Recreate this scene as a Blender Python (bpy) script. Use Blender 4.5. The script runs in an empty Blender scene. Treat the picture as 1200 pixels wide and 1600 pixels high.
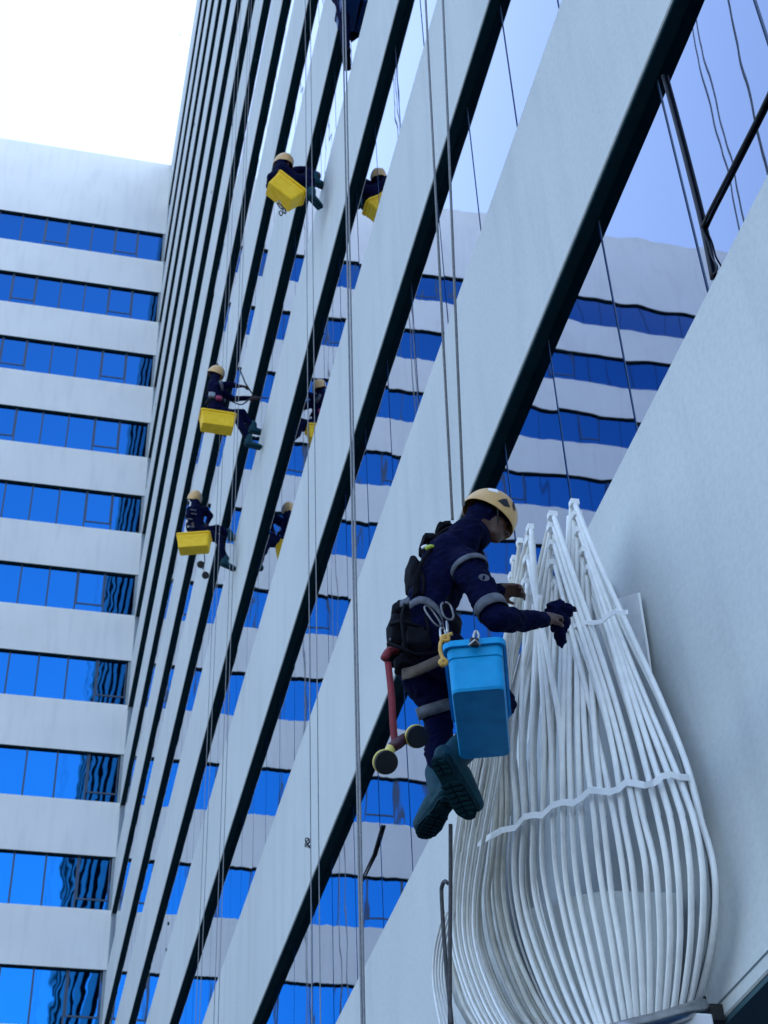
import bpy, bmesh, math, random
from mathutils import Vector, Matrix, noise
random.seed(7)
R = math.radians
sc = bpy.context.scene
col = sc.collection

# ------------------------------------------------------------------ camera, sky, sun, exposure
CAM = Vector((0.0, 0.0, 1.6))
MR = Vector((0.974344884870289, -0.22237389468094987, -0.03466837595748067))   # camera right
MF = Vector((0.19253687561037877, 0.7438295951066842, 0.6400367840785557))     # camera forward
MU = Vector((-0.11654010836315946, -0.6302915074851095, 0.7675617361065175))   # camera up
FPX = 2500.2226
cam_data = bpy.data.cameras.new('camera')
cam = bpy.data.objects.new('camera', cam_data); col.objects.link(cam)
cam.matrix_world = Matrix(((MR.x, MU.x, -MF.x, CAM.x), (MR.y, MU.y, -MF.y, CAM.y), (MR.z, MU.z, -MF.z, CAM.z), (0, 0, 0, 1)))
cam_data.sensor_fit = 'VERTICAL'; cam_data.sensor_height = 36.0
cam_data.lens = FPX / 1600.0 * 36.0
cam_data.dof.use_dof = True; cam_data.dof.focus_distance = 8.3; cam_data.dof.aperture_fstop = 6.5
cam_data.clip_start = 0.05; cam_data.clip_end = 5000
sc.camera = cam

SUN_AZ, SUN_EL = 76.0, 50.0        # azimuth from +Y towards +X
world = bpy.data.worlds.new("World"); sc.world = world; world.use_nodes = True
wn = world.node_tree.nodes; wl = world.node_tree.links
bg = wn['Background']
sky = wn.new('ShaderNodeTexSky'); sky.sky_type = 'NISHITA'; sky.sun_disc = False
sky.sun_elevation = R(SUN_EL); sky.sun_rotation = R(SUN_AZ)
sky.air_density = 1.0; sky.dust_density = 2.2; sky.ozone_density = 1.0; sky.altitude = 0
wl.new(sky.outputs[0], bg.inputs['Color']); bg.inputs['Strength'].default_value = 0.15
sd = bpy.data.lights.new('sun', 'SUN'); sd.energy = 3.0; sd.angle = R(0.5); sd.color = (1.0, 0.95, 0.88)
sun = bpy.data.objects.new('sun', sd); col.objects.link(sun)
sdir = Vector((math.sin(R(SUN_AZ)) * math.cos(R(SUN_EL)), math.cos(R(SUN_AZ)) * math.cos(R(SUN_EL)), math.sin(R(SUN_EL))))
sun.rotation_euler = sdir.to_track_quat('Z', 'Y').to_euler(); sun.location = sdir * 200
sc.view_settings.view_transform = 'Standard'; sc.view_settings.look = 'None'
sc.view_settings.gamma = 1.0; sc.view_settings.use_curve_mapping = False
sc.view_settings.exposure = 2.08

# ------------------------------------------------------------------ helpers
def at(px, py, ax, val):
    """the point of the place seen at photograph pixel (px,py) on the plane x|y|z = val"""
    v = MR * ((px - 600) / FPX) + MF + MU * ((800 - py) / FPX)
    return CAM + v * ((val - CAM[ax]) / v[ax])

def tag(o, label=None, cat=None, group=None, kind=None):
    if label: o['label'] = label
    if cat: o['category'] = cat
    if group: o['group'] = group
    if kind: o['kind'] = kind
    return o

def empty(name, loc, label, cat, group=None):
    o = bpy.data.objects.new(name, None); col.objects.link(o); o.location = loc
    o.empty_display_size = 0.2
    o['_base'] = 1; del o['_base']
    return tag(o, label, cat, group)

def link(name, me, parent=None):
    o = bpy.data.objects.new(name, me); col.objects.link(o)
    if parent is not None:
        o.parent = parent
        # geometry is given in world coordinates: undo the parents' offset
        off = Vector((0, 0, 0)); p = parent
        while p is not None: off += p.location; p = p.parent
        o.location = -off
    return o

class MB:
    def __init__(s): s.v = []; s.f = []; s.m = []
    def add(s, vs, fs, mi=0):
        n = len(s.v); s.v += [tuple(v) for v in vs]; s.f += [tuple(i + n for i in f) for f in fs]; s.m += [mi] * len(fs)
    def box(s, x0, x1, y0, y1, z0, z1, mi=0):
        s.add([(x0,y0,z0),(x1,y0,z0),(x1,y1,z0),(x0,y1,z0),(x0,y0,z1),(x1,y0,z1),(x1,y1,z1),(x0,y1,z1)],
              [(0,3,2,1),(4,5,6,7),(0,1,5,4),(1,2,6,5),(2,3,7,6),(3,0,4,7)], mi)
    def tube(s, pts, rad, sides=8, mi=0, cap=True):
        pts = [Vector(p) for p in pts]
        n = len(pts); rads = rad if isinstance(rad, (list, tuple)) else [rad] * n
        t0 = (pts[1] - pts[0]).normalized()
        ref = Vector((0, 0, 1)) if abs(t0.z) < 0.9 else Vector((1, 0, 0))
        u = t0.cross(ref).normalized(); vs = []
        for i, p in enumerate(pts):
            t = ((pts[min(i + 1, n - 1)] - pts[max(i - 1, 0)])).normalized()
            u = (u - t * u.dot(t)).normalized(); w = t.cross(u)
            for k in range(sides):
                a = 2 * math.pi * k / sides
                vs.append(p + (u * math.cos(a) + w * math.sin(a)) * rads[i])
        fs = []
        for i in range(n - 1):
            for k in range(sides):
                a = i * sides + k; b = i * sides + (k + 1) % sides
                fs.append((a, b, b + sides, a + sides))
        if cap: fs.append(tuple(range(sides))[::-1]); fs.append(tuple(range((n - 1) * sides, n * sides)))
        s.add(vs, fs, mi)
    def ribbon(s, pts, width_dir, w, th_dir, th, mi=0):
        vs = []; n = len(pts)
        for p in pts:
            p = Vector(p)
            for a, b in ((-1, -1), (1, -1), (1, 1), (-1, 1)):
                vs.append(p + width_dir * (a * w / 2) + th_dir * (b * th / 2))
        fs = [(0, 1, 2, 3), tuple(4 * (n - 1) + i for i in (3, 2, 1, 0))]
        for i in range(n - 1):
            for k in range(4):
                a = 4 * i + k; b = 4 * i + (k + 1) % 4
                fs.append((a, a + 4, b + 4, b))
        s.add(vs, fs, mi)
    def mesh(s, name, mats, smooth=False):
        me = bpy.data.meshes.new(name); me.from_pydata(s.v, [], s.f)
        for m in (mats if isinstance(mats, (list, tuple)) else [mats]): me.materials.append(m)
        me.polygons.foreach_set('material_index', s.m)
        if smooth: me.polygons.foreach_set('use_smooth', [True] * len(me.polygons))
        me.update()
        bm = bmesh.new(); bm.from_mesh(me); bmesh.ops.recalc_face_normals(bm, faces=bm.faces); bm.to_mesh(me); bm.free()
        return me
    def build(s, name, mats, parent=None, smooth=False):
        return link(name, s.mesh(name, mats, smooth), parent)

def bevel(o, w, seg=2):
    m = o.modifiers.new('bevel', 'BEVEL'); m.width = w; m.segments = seg; m.limit_method = 'ANGLE'
    return o

def catmull(pts, n=6):
    pts = [Vector(p) for p in pts]; out = []
    for i in range(len(pts) - 1):
        p0 = pts[max(i - 1, 0)]; p1 = pts[i]; p2 = pts[i + 1]; p3 = pts[min(i + 2, len(pts) - 1)]
        for k in range(n):
            t = k / n
            out.append(0.5 * ((2 * p1) + (p2 - p0) * t + (2 * p0 - 5 * p1 + 4 * p2 - p3) * t * t + (-p0 + 3 * p1 - 3 * p2 + p3) * t ** 3))
    out.append(pts[-1]); return out

# ------------------------------------------------------------------ materials
def base_mat(name, color, rough=0.5, metal=0.0, spec=0.5):
    m = bpy.data.materials.new(name); m.use_nodes = True
    b = m.node_tree.nodes['Principled BSDF']
    b.inputs['Base Color'].default_value = (*color, 1); b.inputs['Roughness'].default_value = rough
    b.inputs['Metallic'].default_value = metal; b.inputs['Specular IOR Level'].default_value = spec
    return m, m.node_tree.nodes, m.node_tree.links, b

def mottled(name, c1, c2, scale, rough=0.6, bump=0.0, bscale=60, stretch=(1, 1, 1), metal=0.0, spec=0.5, detail=6, dist=0.002):
    m, n, l, b = base_mat(name, c1, rough, metal, spec)
    tc = n.new('ShaderNodeTexCoord'); mp = n.new('ShaderNodeMapping'); mp.inputs['Scale'].default_value = stretch
    nz = n.new('ShaderNodeTexNoise'); nz.inputs['Scale'].default_value = scale; nz.inputs['Detail'].default_value = detail
    geo = n.new('ShaderNodeNewGeometry')
    l.new(geo.outputs['Position'], mp.inputs['Vector']); l.new(mp.outputs[0], nz.inputs['Vector'])
    cr = n.new('ShaderNodeValToRGB'); cr.color_ramp.elements[0].position = 0.3; cr.color_ramp.elements[1].position = 0.7
    cr.color_ramp.elements[0].color = (*c1, 1); cr.color_ramp.elements[1].color = (*c2, 1)
    l.new(nz.outputs['Fac'], cr.inputs['Fac']); l.new(cr.outputs[0], b.inputs['Base Color'])
    if bump > 0:
        n2 = n.new('ShaderNodeTexNoise'); n2.inputs['Scale'].default_value = bscale; n2.inputs['Detail'].default_value = 3
        l.new(geo.outputs['Position'], n2.inputs['Vector'])
        bp = n.new('ShaderNodeBump'); bp.inputs['Strength'].default_value = bump; bp.inputs['Distance'].default_value = dist
        l.new(n2.outputs['Fac'], bp.inputs['Height']); l.new(bp.outputs[0], b.inputs['Normal'])
    return m

def wall_material(WALL_A, WALL_B):
    """painted render: faint vertical dirt runs, pocks, fine stucco"""
    m, n, l, b = base_mat('painted_render', (0.6, 0.6, 0.6), 0.75, 0, 0.3)
    geo = n.new('ShaderNodeNewGeometry')
    def nz(scale, stretch, detail=4):
        mp = n.new('ShaderNodeMapping'); mp.inputs['Scale'].default_value = stretch
        t = n.new('ShaderNodeTexNoise'); t.inputs['Scale'].default_value = scale; t.inputs['Detail'].default_value = detail
        l.new(geo.outputs['Position'], mp.inputs['Vector']); l.new(mp.outputs[0], t.inputs['Vector']); return t
    big = nz(0.5, (1, 1, 1), 3); runs = nz(3.5, (1, 1, 0.12), 6); fine = nz(26, (1, 1, 1), 5)
    def ramp(t, a, ca, bb, cb):
        cr = n.new('ShaderNodeValToRGB'); e = cr.color_ramp.elements
        e[0].position = a; e[0].color = (*ca, 1); e[1].position = bb; e[1].color = (*cb, 1)
        l.new(t.outputs['Fac'], cr.inputs['Fac']); return cr
    c1 = ramp(big, 0.3, WALL_A, 0.7, WALL_B)
    c2 = ramp(runs, 0.32, (0.93, 0.935, 0.94), 0.5, (1, 1, 1))
    c3 = ramp(fine, 0.3, (0.93, 0.93, 0.93), 0.6, (1, 1, 1))
    m1 = n.new('ShaderNodeMix'); m1.data_type = 'RGBA'; m1.blend_type = 'MULTIPLY'; m1.inputs[0].default_value = 1
    l.new(c1.outputs[0], m1.inputs[6]); l.new(c2.outputs[0], m1.inputs[7])
    m2 = n.new('ShaderNodeMix'); m2.data_type = 'RGBA'; m2.blend_type = 'MULTIPLY'; m2.inputs[0].default_value = 1
    l.new(m1.outputs[2], m2.inputs[6]); l.new(c3.outputs[0], m2.inputs[7]); l.new(m2.outputs[2], b.inputs['Base Color'])
    st = nz(45, (1, 1, 1), 4); bp = n.new('ShaderNodeBump'); bp.inputs['Strength'].default_value = 0.35; bp.inputs['Distance'].default_value = 0.004
    l.new(st.outputs['Fac'], bp.inputs['Height']); l.new(bp.outputs[0], b.inputs['Normal'])
    return m

def glass_material(name='reflective_glass'):
    m = bpy.data.materials.new(name); m.use_nodes = True
    n = m.node_tree.nodes; l = m.node_tree.links; n.clear()
    out = n.new('ShaderNodeOutputMaterial'); gl = n.new('ShaderNodeBsdfGlossy'); gl.inputs['Roughness'].default_value = 0.015
    lw = n.new('ShaderNodeLayerWeight'); lw.inputs['Blend'].default_value = 0.5
    cr = n.new('ShaderNodeValToRGB'); e = cr.color_ramp.elements
    e[0].position = 0.05; e[0].color = (*GLASS0, 1)
    e[1].position = 1.0; e[1].color = (0.92, 0.93, 0.96, 1)
    for p, c in ((0.36, GLASS1), (0.5, GLASS2), (0.7, GLASS3)):
        x = e.new(p); x.color = (*c, 1)
    l.new(lw.outputs['Facing'], cr.inputs['Fac']); l.new(cr.outputs[0], gl.inputs['Color'])
    # slow roller-wave and pillow of tempered panes
    geo = n.new('ShaderNodeNewGeometry'); oi = n.new('ShaderNodeObjectInfo')
    mp = n.new('ShaderNodeVectorMath'); mp.operation = 'ADD'
    sc_ = n.new('ShaderNodeVectorMath'); sc_.operation = 'SCALE'; sc_.inputs['Scale'].default_value = 37.0
    cmb = n.new('ShaderNodeCombineXYZ'); l.new(oi.outputs['Random'], cmb.inputs[0]); l.new(oi.outputs['Random'], cmb.inputs[2])
    l.new(cmb.outputs[0], sc_.inputs[0]); l.new(geo.outputs['Position'], mp.inputs[0]); l.new(sc_.outputs[0], mp.inputs[1])
    nz = n.new('ShaderNodeTexNoise'); nz.inputs['Scale'].default_value = 1.25; nz.inputs['Detail'].default_value = 1.2
    l.new(mp.outputs[0], nz.inputs['Vector'])
    bp = n.new('ShaderNodeBump'); bp.inputs['Strength'].default_value = 1.0; bp.inputs['Distance'].default_value = 0.0026
    l.new(nz.outputs['Fac'], bp.inputs['Height']); l.new(bp.outputs[0], gl.inputs['Normal'])
    l.new(gl.outputs[0], out.inputs[0])
    return m

GLASS0 = (0.015, 0.20, 0.55); GLASS1 = (0.02, 0.105, 0.31); GLASS2 = (0.285, 0.32, 0.42); GLASS3 = (0.44, 0.48, 0.58)
M = {}
M['wall'] = wall_material((0.57, 0.595, 0.585), (0.63, 0.655, 0.64))  # right wing: its dimmer light is put into a darker wall colour
M['wall_far_lit'] = wall_material((0.755, 0.755, 0.735), (0.81, 0.81, 0.79))  # left wing: its brighter light is put into a lighter, warmer wall colour
M['glass'] = glass_material()
M['soffit'] = mottled('dark_teal_soffit_shade', (0.004, 0.026, 0.034), (0.008, 0.036, 0.044), 6, 0.9, spec=0.1)  # shade under the bands is put into this dark base colour
M['canopy'] = mottled('teal_canopy_paint', (0.03, 0.085, 0.105), (0.04, 0.105, 0.125), 5, 0.7)
M['backing'] = base_mat('dark_void', (0.01, 0.014, 0.03), 0.6)[0]
M['mullion'] = base_mat('dark_blue_mullion', (0.03, 0.06, 0.11), 0.4)[0]
M['jamb'] = mottled('grey_jamb_paint', (0.2, 0.25, 0.28), (0.26, 0.3, 0.33), 5, 0.5)
M['paving'] = mottled('asphalt_paving', (0.06, 0.06, 0.06), (0.09, 0.088, 0.085), 1.5, 0.85, 0.3, 30)
M['white_rod'] = mottled('white_powder_coat', (0.80, 0.80, 0.78), (0.90, 0.90, 0.88), 14, 0.4)
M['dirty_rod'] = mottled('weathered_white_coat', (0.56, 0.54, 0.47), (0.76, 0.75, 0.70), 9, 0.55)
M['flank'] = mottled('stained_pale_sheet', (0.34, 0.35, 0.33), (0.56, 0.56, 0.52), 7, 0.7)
M['strap'] = mottled('white_strap', (0.8, 0.8, 0.79), (0.86, 0.86, 0.85), 10, 0.5)
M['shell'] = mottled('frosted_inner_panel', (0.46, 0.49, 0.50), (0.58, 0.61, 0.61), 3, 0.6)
M['plate'] = mottled('grey_shade_plate', (0.30, 0.33, 0.34), (0.40, 0.43, 0.44), 2.2, 0.6)  # shade on the wall inside the bulb, put into the grey
M['suit'] = mottled('navy_workwear', (0.0008, 0.0018, 0.016), (0.002, 0.0038, 0.032), 18, 0.9, 0.6, 90, spec=0.08)
M['harness'] = mottled('black_webbing', (0.001, 0.0015, 0.004), (0.004, 0.005, 0.010), 30, 0.8, 0.5, 120, spec=0.12)
M['band'] = mottled('grey_reflective_tape', (0.06, 0.07, 0.09), (0.13, 0.14, 0.17), 25, 0.6, spec=0.25)
M['skin'] = mottled('dark_skin', (0.05, 0.02, 0.013), (0.08, 0.032, 0.02), 30, 0.5)
M['helmet'] = mottled('tan_helmet_shell', (0.58, 0.34, 0.12), (0.66, 0.41, 0.16), 16, 0.35)
M['boot'] = mottled('teal_rubber_boot', (0.002, 0.034, 0.055), (0.005, 0.06, 0.085), 14, 0.6, spec=0.2)
M['sole'] = mottled('dark_teal_sole', (0.002, 0.022, 0.034), (0.005, 0.034, 0.046), 22, 0.85, spec=0.12)
M['blue'] = mottled('blue_plastic', (0.0, 0.27, 0.60), (0.0, 0.36, 0.74), 11, 0.5, spec=0.25)
M['blue_dark'] = mottled('navy_plastic', (0.0, 0.03, 0.13), (0.0, 0.04, 0.16), 6, 0.5, spec=0.25)
M['yellow'] = mottled('yellow_plastic', (0.88, 0.52, 0.008), (0.96, 0.62, 0.03), 13, 0.5, spec=0.25)
M['metal'] = mottled('steel', (0.35, 0.35, 0.36), (0.5, 0.5, 0.5), 20, 0.3, metal=0.9)
M['steel_dark'] = mottled('worn_steel', (0.08, 0.08, 0.09), (0.22, 0.22, 0.23), 20, 0.4, metal=0.8)
M['gold'] = mottled('gold_cord', (0.5, 0.27, 0.04), (0.65, 0.38, 0.08), 40, 0.5)
M['rope'] = mottled('grey_rope', (0.20, 0.21, 0.225), (0.30, 0.31, 0.33), 60, 0.9, 0.5, 200)
M['rope_dark'] = mottled('dark_rope', (0.05, 0.05, 0.055), (0.09, 0.09, 0.1), 60, 0.9)
M['black'] = base_mat('black_rubber', (0.008, 0.008, 0.01), 0.5)[0]
M['red'] = mottled('dark_red_webbing', (0.16, 0.012, 0.02), (0.24, 0.02, 0.03), 25, 0.7)
M['maroon'] = base_mat('maroon_grip', (0.05, 0.008, 0.018), 0.5)[0]
M['yplastic'] = mottled('pale_yellow_plastic', (0.62, 0.5, 0.10), (0.72, 0.6, 0.16), 20, 0.4)
M['brown'] = mottled('brown_webbing', (0.05, 0.034, 0.022), (0.08, 0.055, 0.035), 25, 0.7)
M['white'] = base_mat('white_plastic', (0.85, 0.85, 0.85), 0.4)[0]
M['pink'] = base_mat('magenta_cloth', (0.30, 0.03, 0.09), 0.7)[0]
M['lime'] = base_mat('lime_tag', (0.4, 0.5, 0.05), 0.5)[0]

# ------------------------------------------------------------------ building dimensions (metres)
D = 2.9195            # face of the right wing (plane x = D)
L = 49.46             # face of the left wing (plane y = L)
REC = 0.14            # window recess, left wing
RECR = 0.105          # window recess, right wing
FH = 4.0              # storey height
WH = 1.93             # window height, left wing
WR = 1.992            # window height, right wing
ZT = 63.50            # left wing: head of window row k is ZT - k*FH
ZA = 9.369            # right wing: head of window row j is ZA + j*FH
ROOF = 64.62
Y0 = -14.0; XL = -42.0

# ground
g = MB(); g.add([(-1500, -1500, 0), (1500, -1500, 0), (1500, 1500, 0), (-1500, 1500, 0)], [(0, 1, 2, 3)])
tag(g.build('ground', M['paving']), kind='structure')

# ------------------------------------------------------------------ right wing
rw = empty('office_wing', (D + 8, 18, 0), 'near office wing at right with pale bands and glass strips rising past the window cleaners', 'building')
core = MB(); core.box(D + 0.34, D + 16, Y0, L + 14, 4.3, ROOF - 0.35)
core.box(D + 1.9, D + 16, Y0, L + 0.3, 0.0, 4.3)
core.build('core', M['backing'], rw)
NR = 14
low = 4.21
sp_edges = [(low, ZA - WR)]
for j in range(NR):
    sp_edges.append((ZA + j * FH, ZA + (j + 1) * FH - WR if j < NR - 1 else ROOF))
for z0, z1 in sp_edges:
    b = MB(); b.box(D, D + 0.30, Y0, L, z0 + 0.003, z1)
    o = b.build('spandrel', M['wall'], rw); bevel(o, 0.008, 1)
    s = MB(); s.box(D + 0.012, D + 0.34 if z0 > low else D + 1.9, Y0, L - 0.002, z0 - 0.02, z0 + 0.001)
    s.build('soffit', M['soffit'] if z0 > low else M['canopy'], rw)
rf = MB(); rf.box(D, D + 16, Y0, L + 14, ROOF - 0.34, ROOF - 0.3); rf.build('roof', M['wall'], rw)
# ground floor glass front, deep under the lowest band
gf = MB()
for k in range(24): gf.box(D + 1.86, D + 1.9, Y0 + 0.1 + k * 2.6, Y0 + 2.65 + k * 2.6, 0.1, 4.1)
o = gf.build('shopfront_glass', M['glass'], rw)

PW = 1.05
pane_r = MB(); pane_r.box(-0.012, 0.012, -PW / 2 + 0.014, PW / 2 - 0.014, -WR / 2 + 0.015, WR / 2 - 0.015)
pane_r_me = pane_r.mesh('pane', M['glass'])
mull_r = MB(); mull_r.box(-0.006, 0.02, -0.0135, 0.0135, -WR / 2 + 0.012, WR / 2 - 0.012)
mull_r_me = mull_r.mesh('mullion', M['mullion'])
joints0 = 5.98 - PW * 18          # joints at 5.98 + k*PW
npane = 0
for j in range(NR):
    z0 = ZA + j * FH - WR; zc = z0 + WR / 2
    fr = MB(); fr.box(D + 0.125, D + 0.30, Y0, L - 0.25, z0 - 0.002, z0 + 0.03); fr.box(D + 0.14, D + 0.33, Y0, L - 0.25, z0 + 0.031, z0 + WR - 0.022)
    band = fr.build('window_band', M['backing'], rw)
    jb = MB(); jb.box(D + 0.02, D + 0.33, L - 0.25, L - 0.004, z0, z0 + WR - 0.024); jb.build('jamb', M['jamb'], rw)
    off = Vector(band.location)
    rest = MB()
    kmax = int((L - 0.25 - joints0) / PW)
    for k in range(kmax + 1):
        ya = joints0 + k * PW; yb = min(ya + PW, L - 0.25); yc = (ya + yb) / 2
        if yb < Y0 + 0.5: continue
        tz = random.gauss(0, 0.0011); ty = random.gauss(0, 0.0011)
        visible = yb > 3.5 + 1.1 * j * 0.75
        single = visible and (j <= 5 or (j <= 9 and yc < 28)) and npane < 300
        if single:
            o = bpy.data.objects.new('pane', pane_r_me); col.objects.link(o); o.parent = band
            o.location = Vector((D + RECR, yc, zc)) - rw.location - off
            o.rotation_euler = (0, ty, tz)
            if yb - ya < PW - 0.01: o.scale = (1, (yb - ya) / PW, 1)
            npane += 1
            m = bpy.data.objects.new('mullion', mull_r_me); col.objects.link(m); m.parent = band
            m.location = Vector((D + RECR, ya, zc)) - rw.location - off
        else:
            dx = 0.5 * WR * ty; dy = 0.5 * PW * tz
            x = D + RECR
            a0, a1 = ya + 0.014, yb - 0.014; c0, c1 = z0 + 0.015, z0 + WR - 0.015
            rest.add([(x + dy - dx, a0, c0), (x - dy - dx, a1, c0), (x - dy + dx, a1, c1), (x + dy + dx, a0, c1),
                      (x + .02, a0, c0), (x + .02, a1, c0), (x + .02, a1, c1), (x + .02, a0, c1)],
                     [(0, 3, 2, 1), (4, 5, 6, 7), (0, 1, 5, 4), (1, 2, 6, 5), (2, 3, 7, 6), (3, 0, 4, 7)])
    if rest.v: tag(rest.build('panes', M['glass'], band), kind='stuff')

# joint and marks on the lowest band
sj = MB(); sj.tube([(D - 0.001, y, 4.281 + 0.0 * y) for y in (Y0, 4.0, 5.0, 6.0, 7.0, L)], 0.006, 4)
sj.build('joint_line', M['jamb'], rw)

for px, py in ((321, 194), (363, 195), (398, 95), (281, 54), (330, 300), (304, 195), (243, 632), (228, 760), (262, 1443), (259, 1484)):
    p = at(px, py, 0, D - 0.01); r_ = 0.006 + 0.0009 * (p - CAM).length
    m = MB(); m.tube([(D + 0.02, p.y, p.z), (D - 0.012, p.y, p.z), (D - 0.014, p.y, p.z)], [r_, r_, r_ * .6], 8); m.build('anchor_bolt', M['soffit'], rw)
# ------------------------------------------------------------------ left wing
lw_ = empty('office_wing', (-18, L + 6, 0), 'far office wing at left with horizontal blue window rows under a plain parapet', 'building')
core = MB(); core.box(XL + 0.1, D + 0.3, L + 0.34, L + 14, 0.0, ROOF - 0.35)
core.build('core', M['backing'], lw_)
rows = 15
prev = ROOF
for k in range(1, rows + 1):
    zt = ZT - k * FH
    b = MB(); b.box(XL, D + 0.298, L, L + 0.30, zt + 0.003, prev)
    bevel(b.build('spandrel', M['wall_far_lit'], lw_), 0.008, 1)
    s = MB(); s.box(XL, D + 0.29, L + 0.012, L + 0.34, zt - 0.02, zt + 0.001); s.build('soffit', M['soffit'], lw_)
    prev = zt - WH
b = MB(); b.box(XL, D + 0.298, L, L + 0.30, 0.0, prev); b.build('spandrel', M['wall_far_lit'], lw_)
rf = MB(); rf.box(XL, D, L + 0.3, L + 14, ROOF - 0.34, ROOF - 0.3); rf.build('roof', M['wall_far_lit'], lw_)
pane_l = MB(); pane_l.box(-PW / 2 + 0.02, PW / 2 - 0.02, -0.012, 0.012, -WH / 2 + 0.015, WH / 2 - 0.015)
pane_l_me = pane_l.mesh('pane', M['glass'])
mull_l = MB(); mull_l.box(-0.032, 0.032, -0.02, 0.02, -WH / 2 + 0.012, WH / 2 - 0.012)
mull_l_me = mull_l.mesh('mullion', M['mullion'])
sash = MB()
sash.box(-PW / 2 + 0.035, PW / 2 - 0.035, -0.03, -0.014, -WH / 2 + 0.36, -WH / 2 + 0.42)
sash.box(-PW / 2 + 0.035, -PW / 2 + 0.075, -0.03, -0.014, -WH / 2 + 0.421, WH / 2 - 0.03)
sash.box(PW / 2 - 0.075, PW / 2 - 0.035, -0.03, -0.014, -WH / 2 + 0.421, WH / 2 - 0.03)
sash_me = sash.mesh('sash', M['mullion'])
sash_at = {1: (1.2, -1.9), 2: (1.2, -3.0), 3: (1.2, -3.0), 4: (1.2, -3.0), 5: (1.2,), 6: (1.2, -4.1), 7: (2.2, -5.1), 8: (2.2, -6.1), 9: (2.2, -6.1), 10: (2.2, -5.0)}
for k in range(1, rows + 1):
    zt = ZT - k * FH; z0 = zt - WH; zc = z0 + WH / 2
    fr = MB(); fr.box(XL, D - 0.09, L + 0.155, L + 0.30, z0 - 0.002, z0 + 0.03); fr.box(XL, D - 0.09, L + 0.16, L + 0.33, z0 + 0.031, zt - 0.022)
    band = fr.build('window_band', M['backing'], lw_); off = Vector(band.location)
    jb = MB(); jb.box(D - 0.09, D + 0.29, L + 0.02, L + 0.33, z0 + 0.001, zt - 0.024); jb.build('jamb', M['jamb'], lw_)
    rest = MB(); i = 0
    xb = D - 0.09; xa = 1.70
    while xb > XL + 0.5:
        xc = (xa + xb) / 2
        tz = random.gauss(0, 0.0012); tx = random.gauss(0, 0.0012)
        if i < 27 and k <= 11:
            o = bpy.data.objects.new('pane', pane_l_me); col.objects.link(o); o.parent = band
            o.location = Vector((xc, L + REC, zc)) - lw_.location - off; o.rotation_euler = (tx, 0, tz)
            if abs(xb - xa - PW) > 0.01: o.scale = ((xb - xa) / PW, 1, 1)
            if i < 14:
                m = bpy.data.objects.new('mullion', mull_l_me); col.objects.link(m); m.parent = band
                m.location = Vector((xa, L + REC, zc)) - lw_.location - off
            if any(abs(xc - s) < PW / 2 for s in sash_at.get(k, ())) or (i > 6 and (i * 7 + k * 3) % 5 == 0 and i < 20):
                s_ = bpy.data.objects.new('sash', sash_me); col.objects.link(s_); s_.parent = band
                s_.location = o.location.copy()
                s_.scale = o.scale
        else:
            rest.box(xa + 0.02, xb - 0.02, L + REC, L + REC + 0.02, z0 + 0.015, zt - 0.023)
        xb = xa; xa -= PW; i += 1
    if rest.v: tag(rest.build('panes', M['glass'], band), kind='stuff')

# ------------------------------------------------------------------ ropes hanging from the roof
def rope_thing(strands, label, mat, group=None, rad=0.008, knots=(), cat='rope'):
    base = strands[0][-1]
    root = empty('rope', base, label, cat, group)
    for st in strands:
        m = MB(); m.tube(st, rad, 6); m.build('strand', mat, root, True)
    for kp in knots:
        m = MB(); n = 26
        pts = [Vector(kp) + Vector((0.026 * math.sin(a * 2.1), 0.02 * math.cos(a * 1.3), 0.042 * math.sin(a * 1.7 + 1))) for a in [i * 0.5 for i in range(n)]]
        m.tube(pts, rad * 0.9, 5); m.build('knot', M['rope_dark'], root, True)
    return root

def vertical(px, py, s, z0=0.05, z1=ROOF + 0.4, sway=0.02):
    p = at(px, py, 0, D - s); out = []
    n = 16
    for i in range(n + 1):
        t = i / n
        out.append((p.x + sway * math.sin(3.1 * t + px), p.y + sway * math.cos(2.3 * t + px), z1 + (z0 - z1) * t))
    return out
def through(p1, p2, s, z0=None, z1=ROOF + 0.4):
    a = at(*p1, 0, D - s); b = at(*p2, 0, D - s); d = a - b
    top = b + d * ((z1 - b.z) / d.z); pts = [top, a, b]
    if z0 is not None: pts.append(b - d * ((b.z - z0) / d.z))
    return pts

rope_thing([through((537, 100), (565, 1590), 1.35, 0.05), through((541, 100), (569, 1590), 1.35, 0.05)],
           'thick grey double rope hanging in front of the facade left of the nearest cleaner', M['rope'], rad=0.0062)
rope_thing([vertical(487, 1300, 0.5), vertical(495, 1300, 0.5)],
           'thin grey double rope crossing the second pale band, with a small knot low down', M['rope'], rad=0.005,
           knots=[at(481, 1317, 0, D - 0.5)])
rope_thing([vertical(311, 1500, 0.6), vertical(314, 1500, 0.6)], 'leftmost thin grey rope below the lowest yellow tub', M['rope'], rad=0.005)
rope_thing([vertical(345, 1400, 0.66), vertical(339, 1400, 0.66)], 'thin grey rope running down below the seated cleaner with outstretched arms', M['rope'], rad=0.005)
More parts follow.
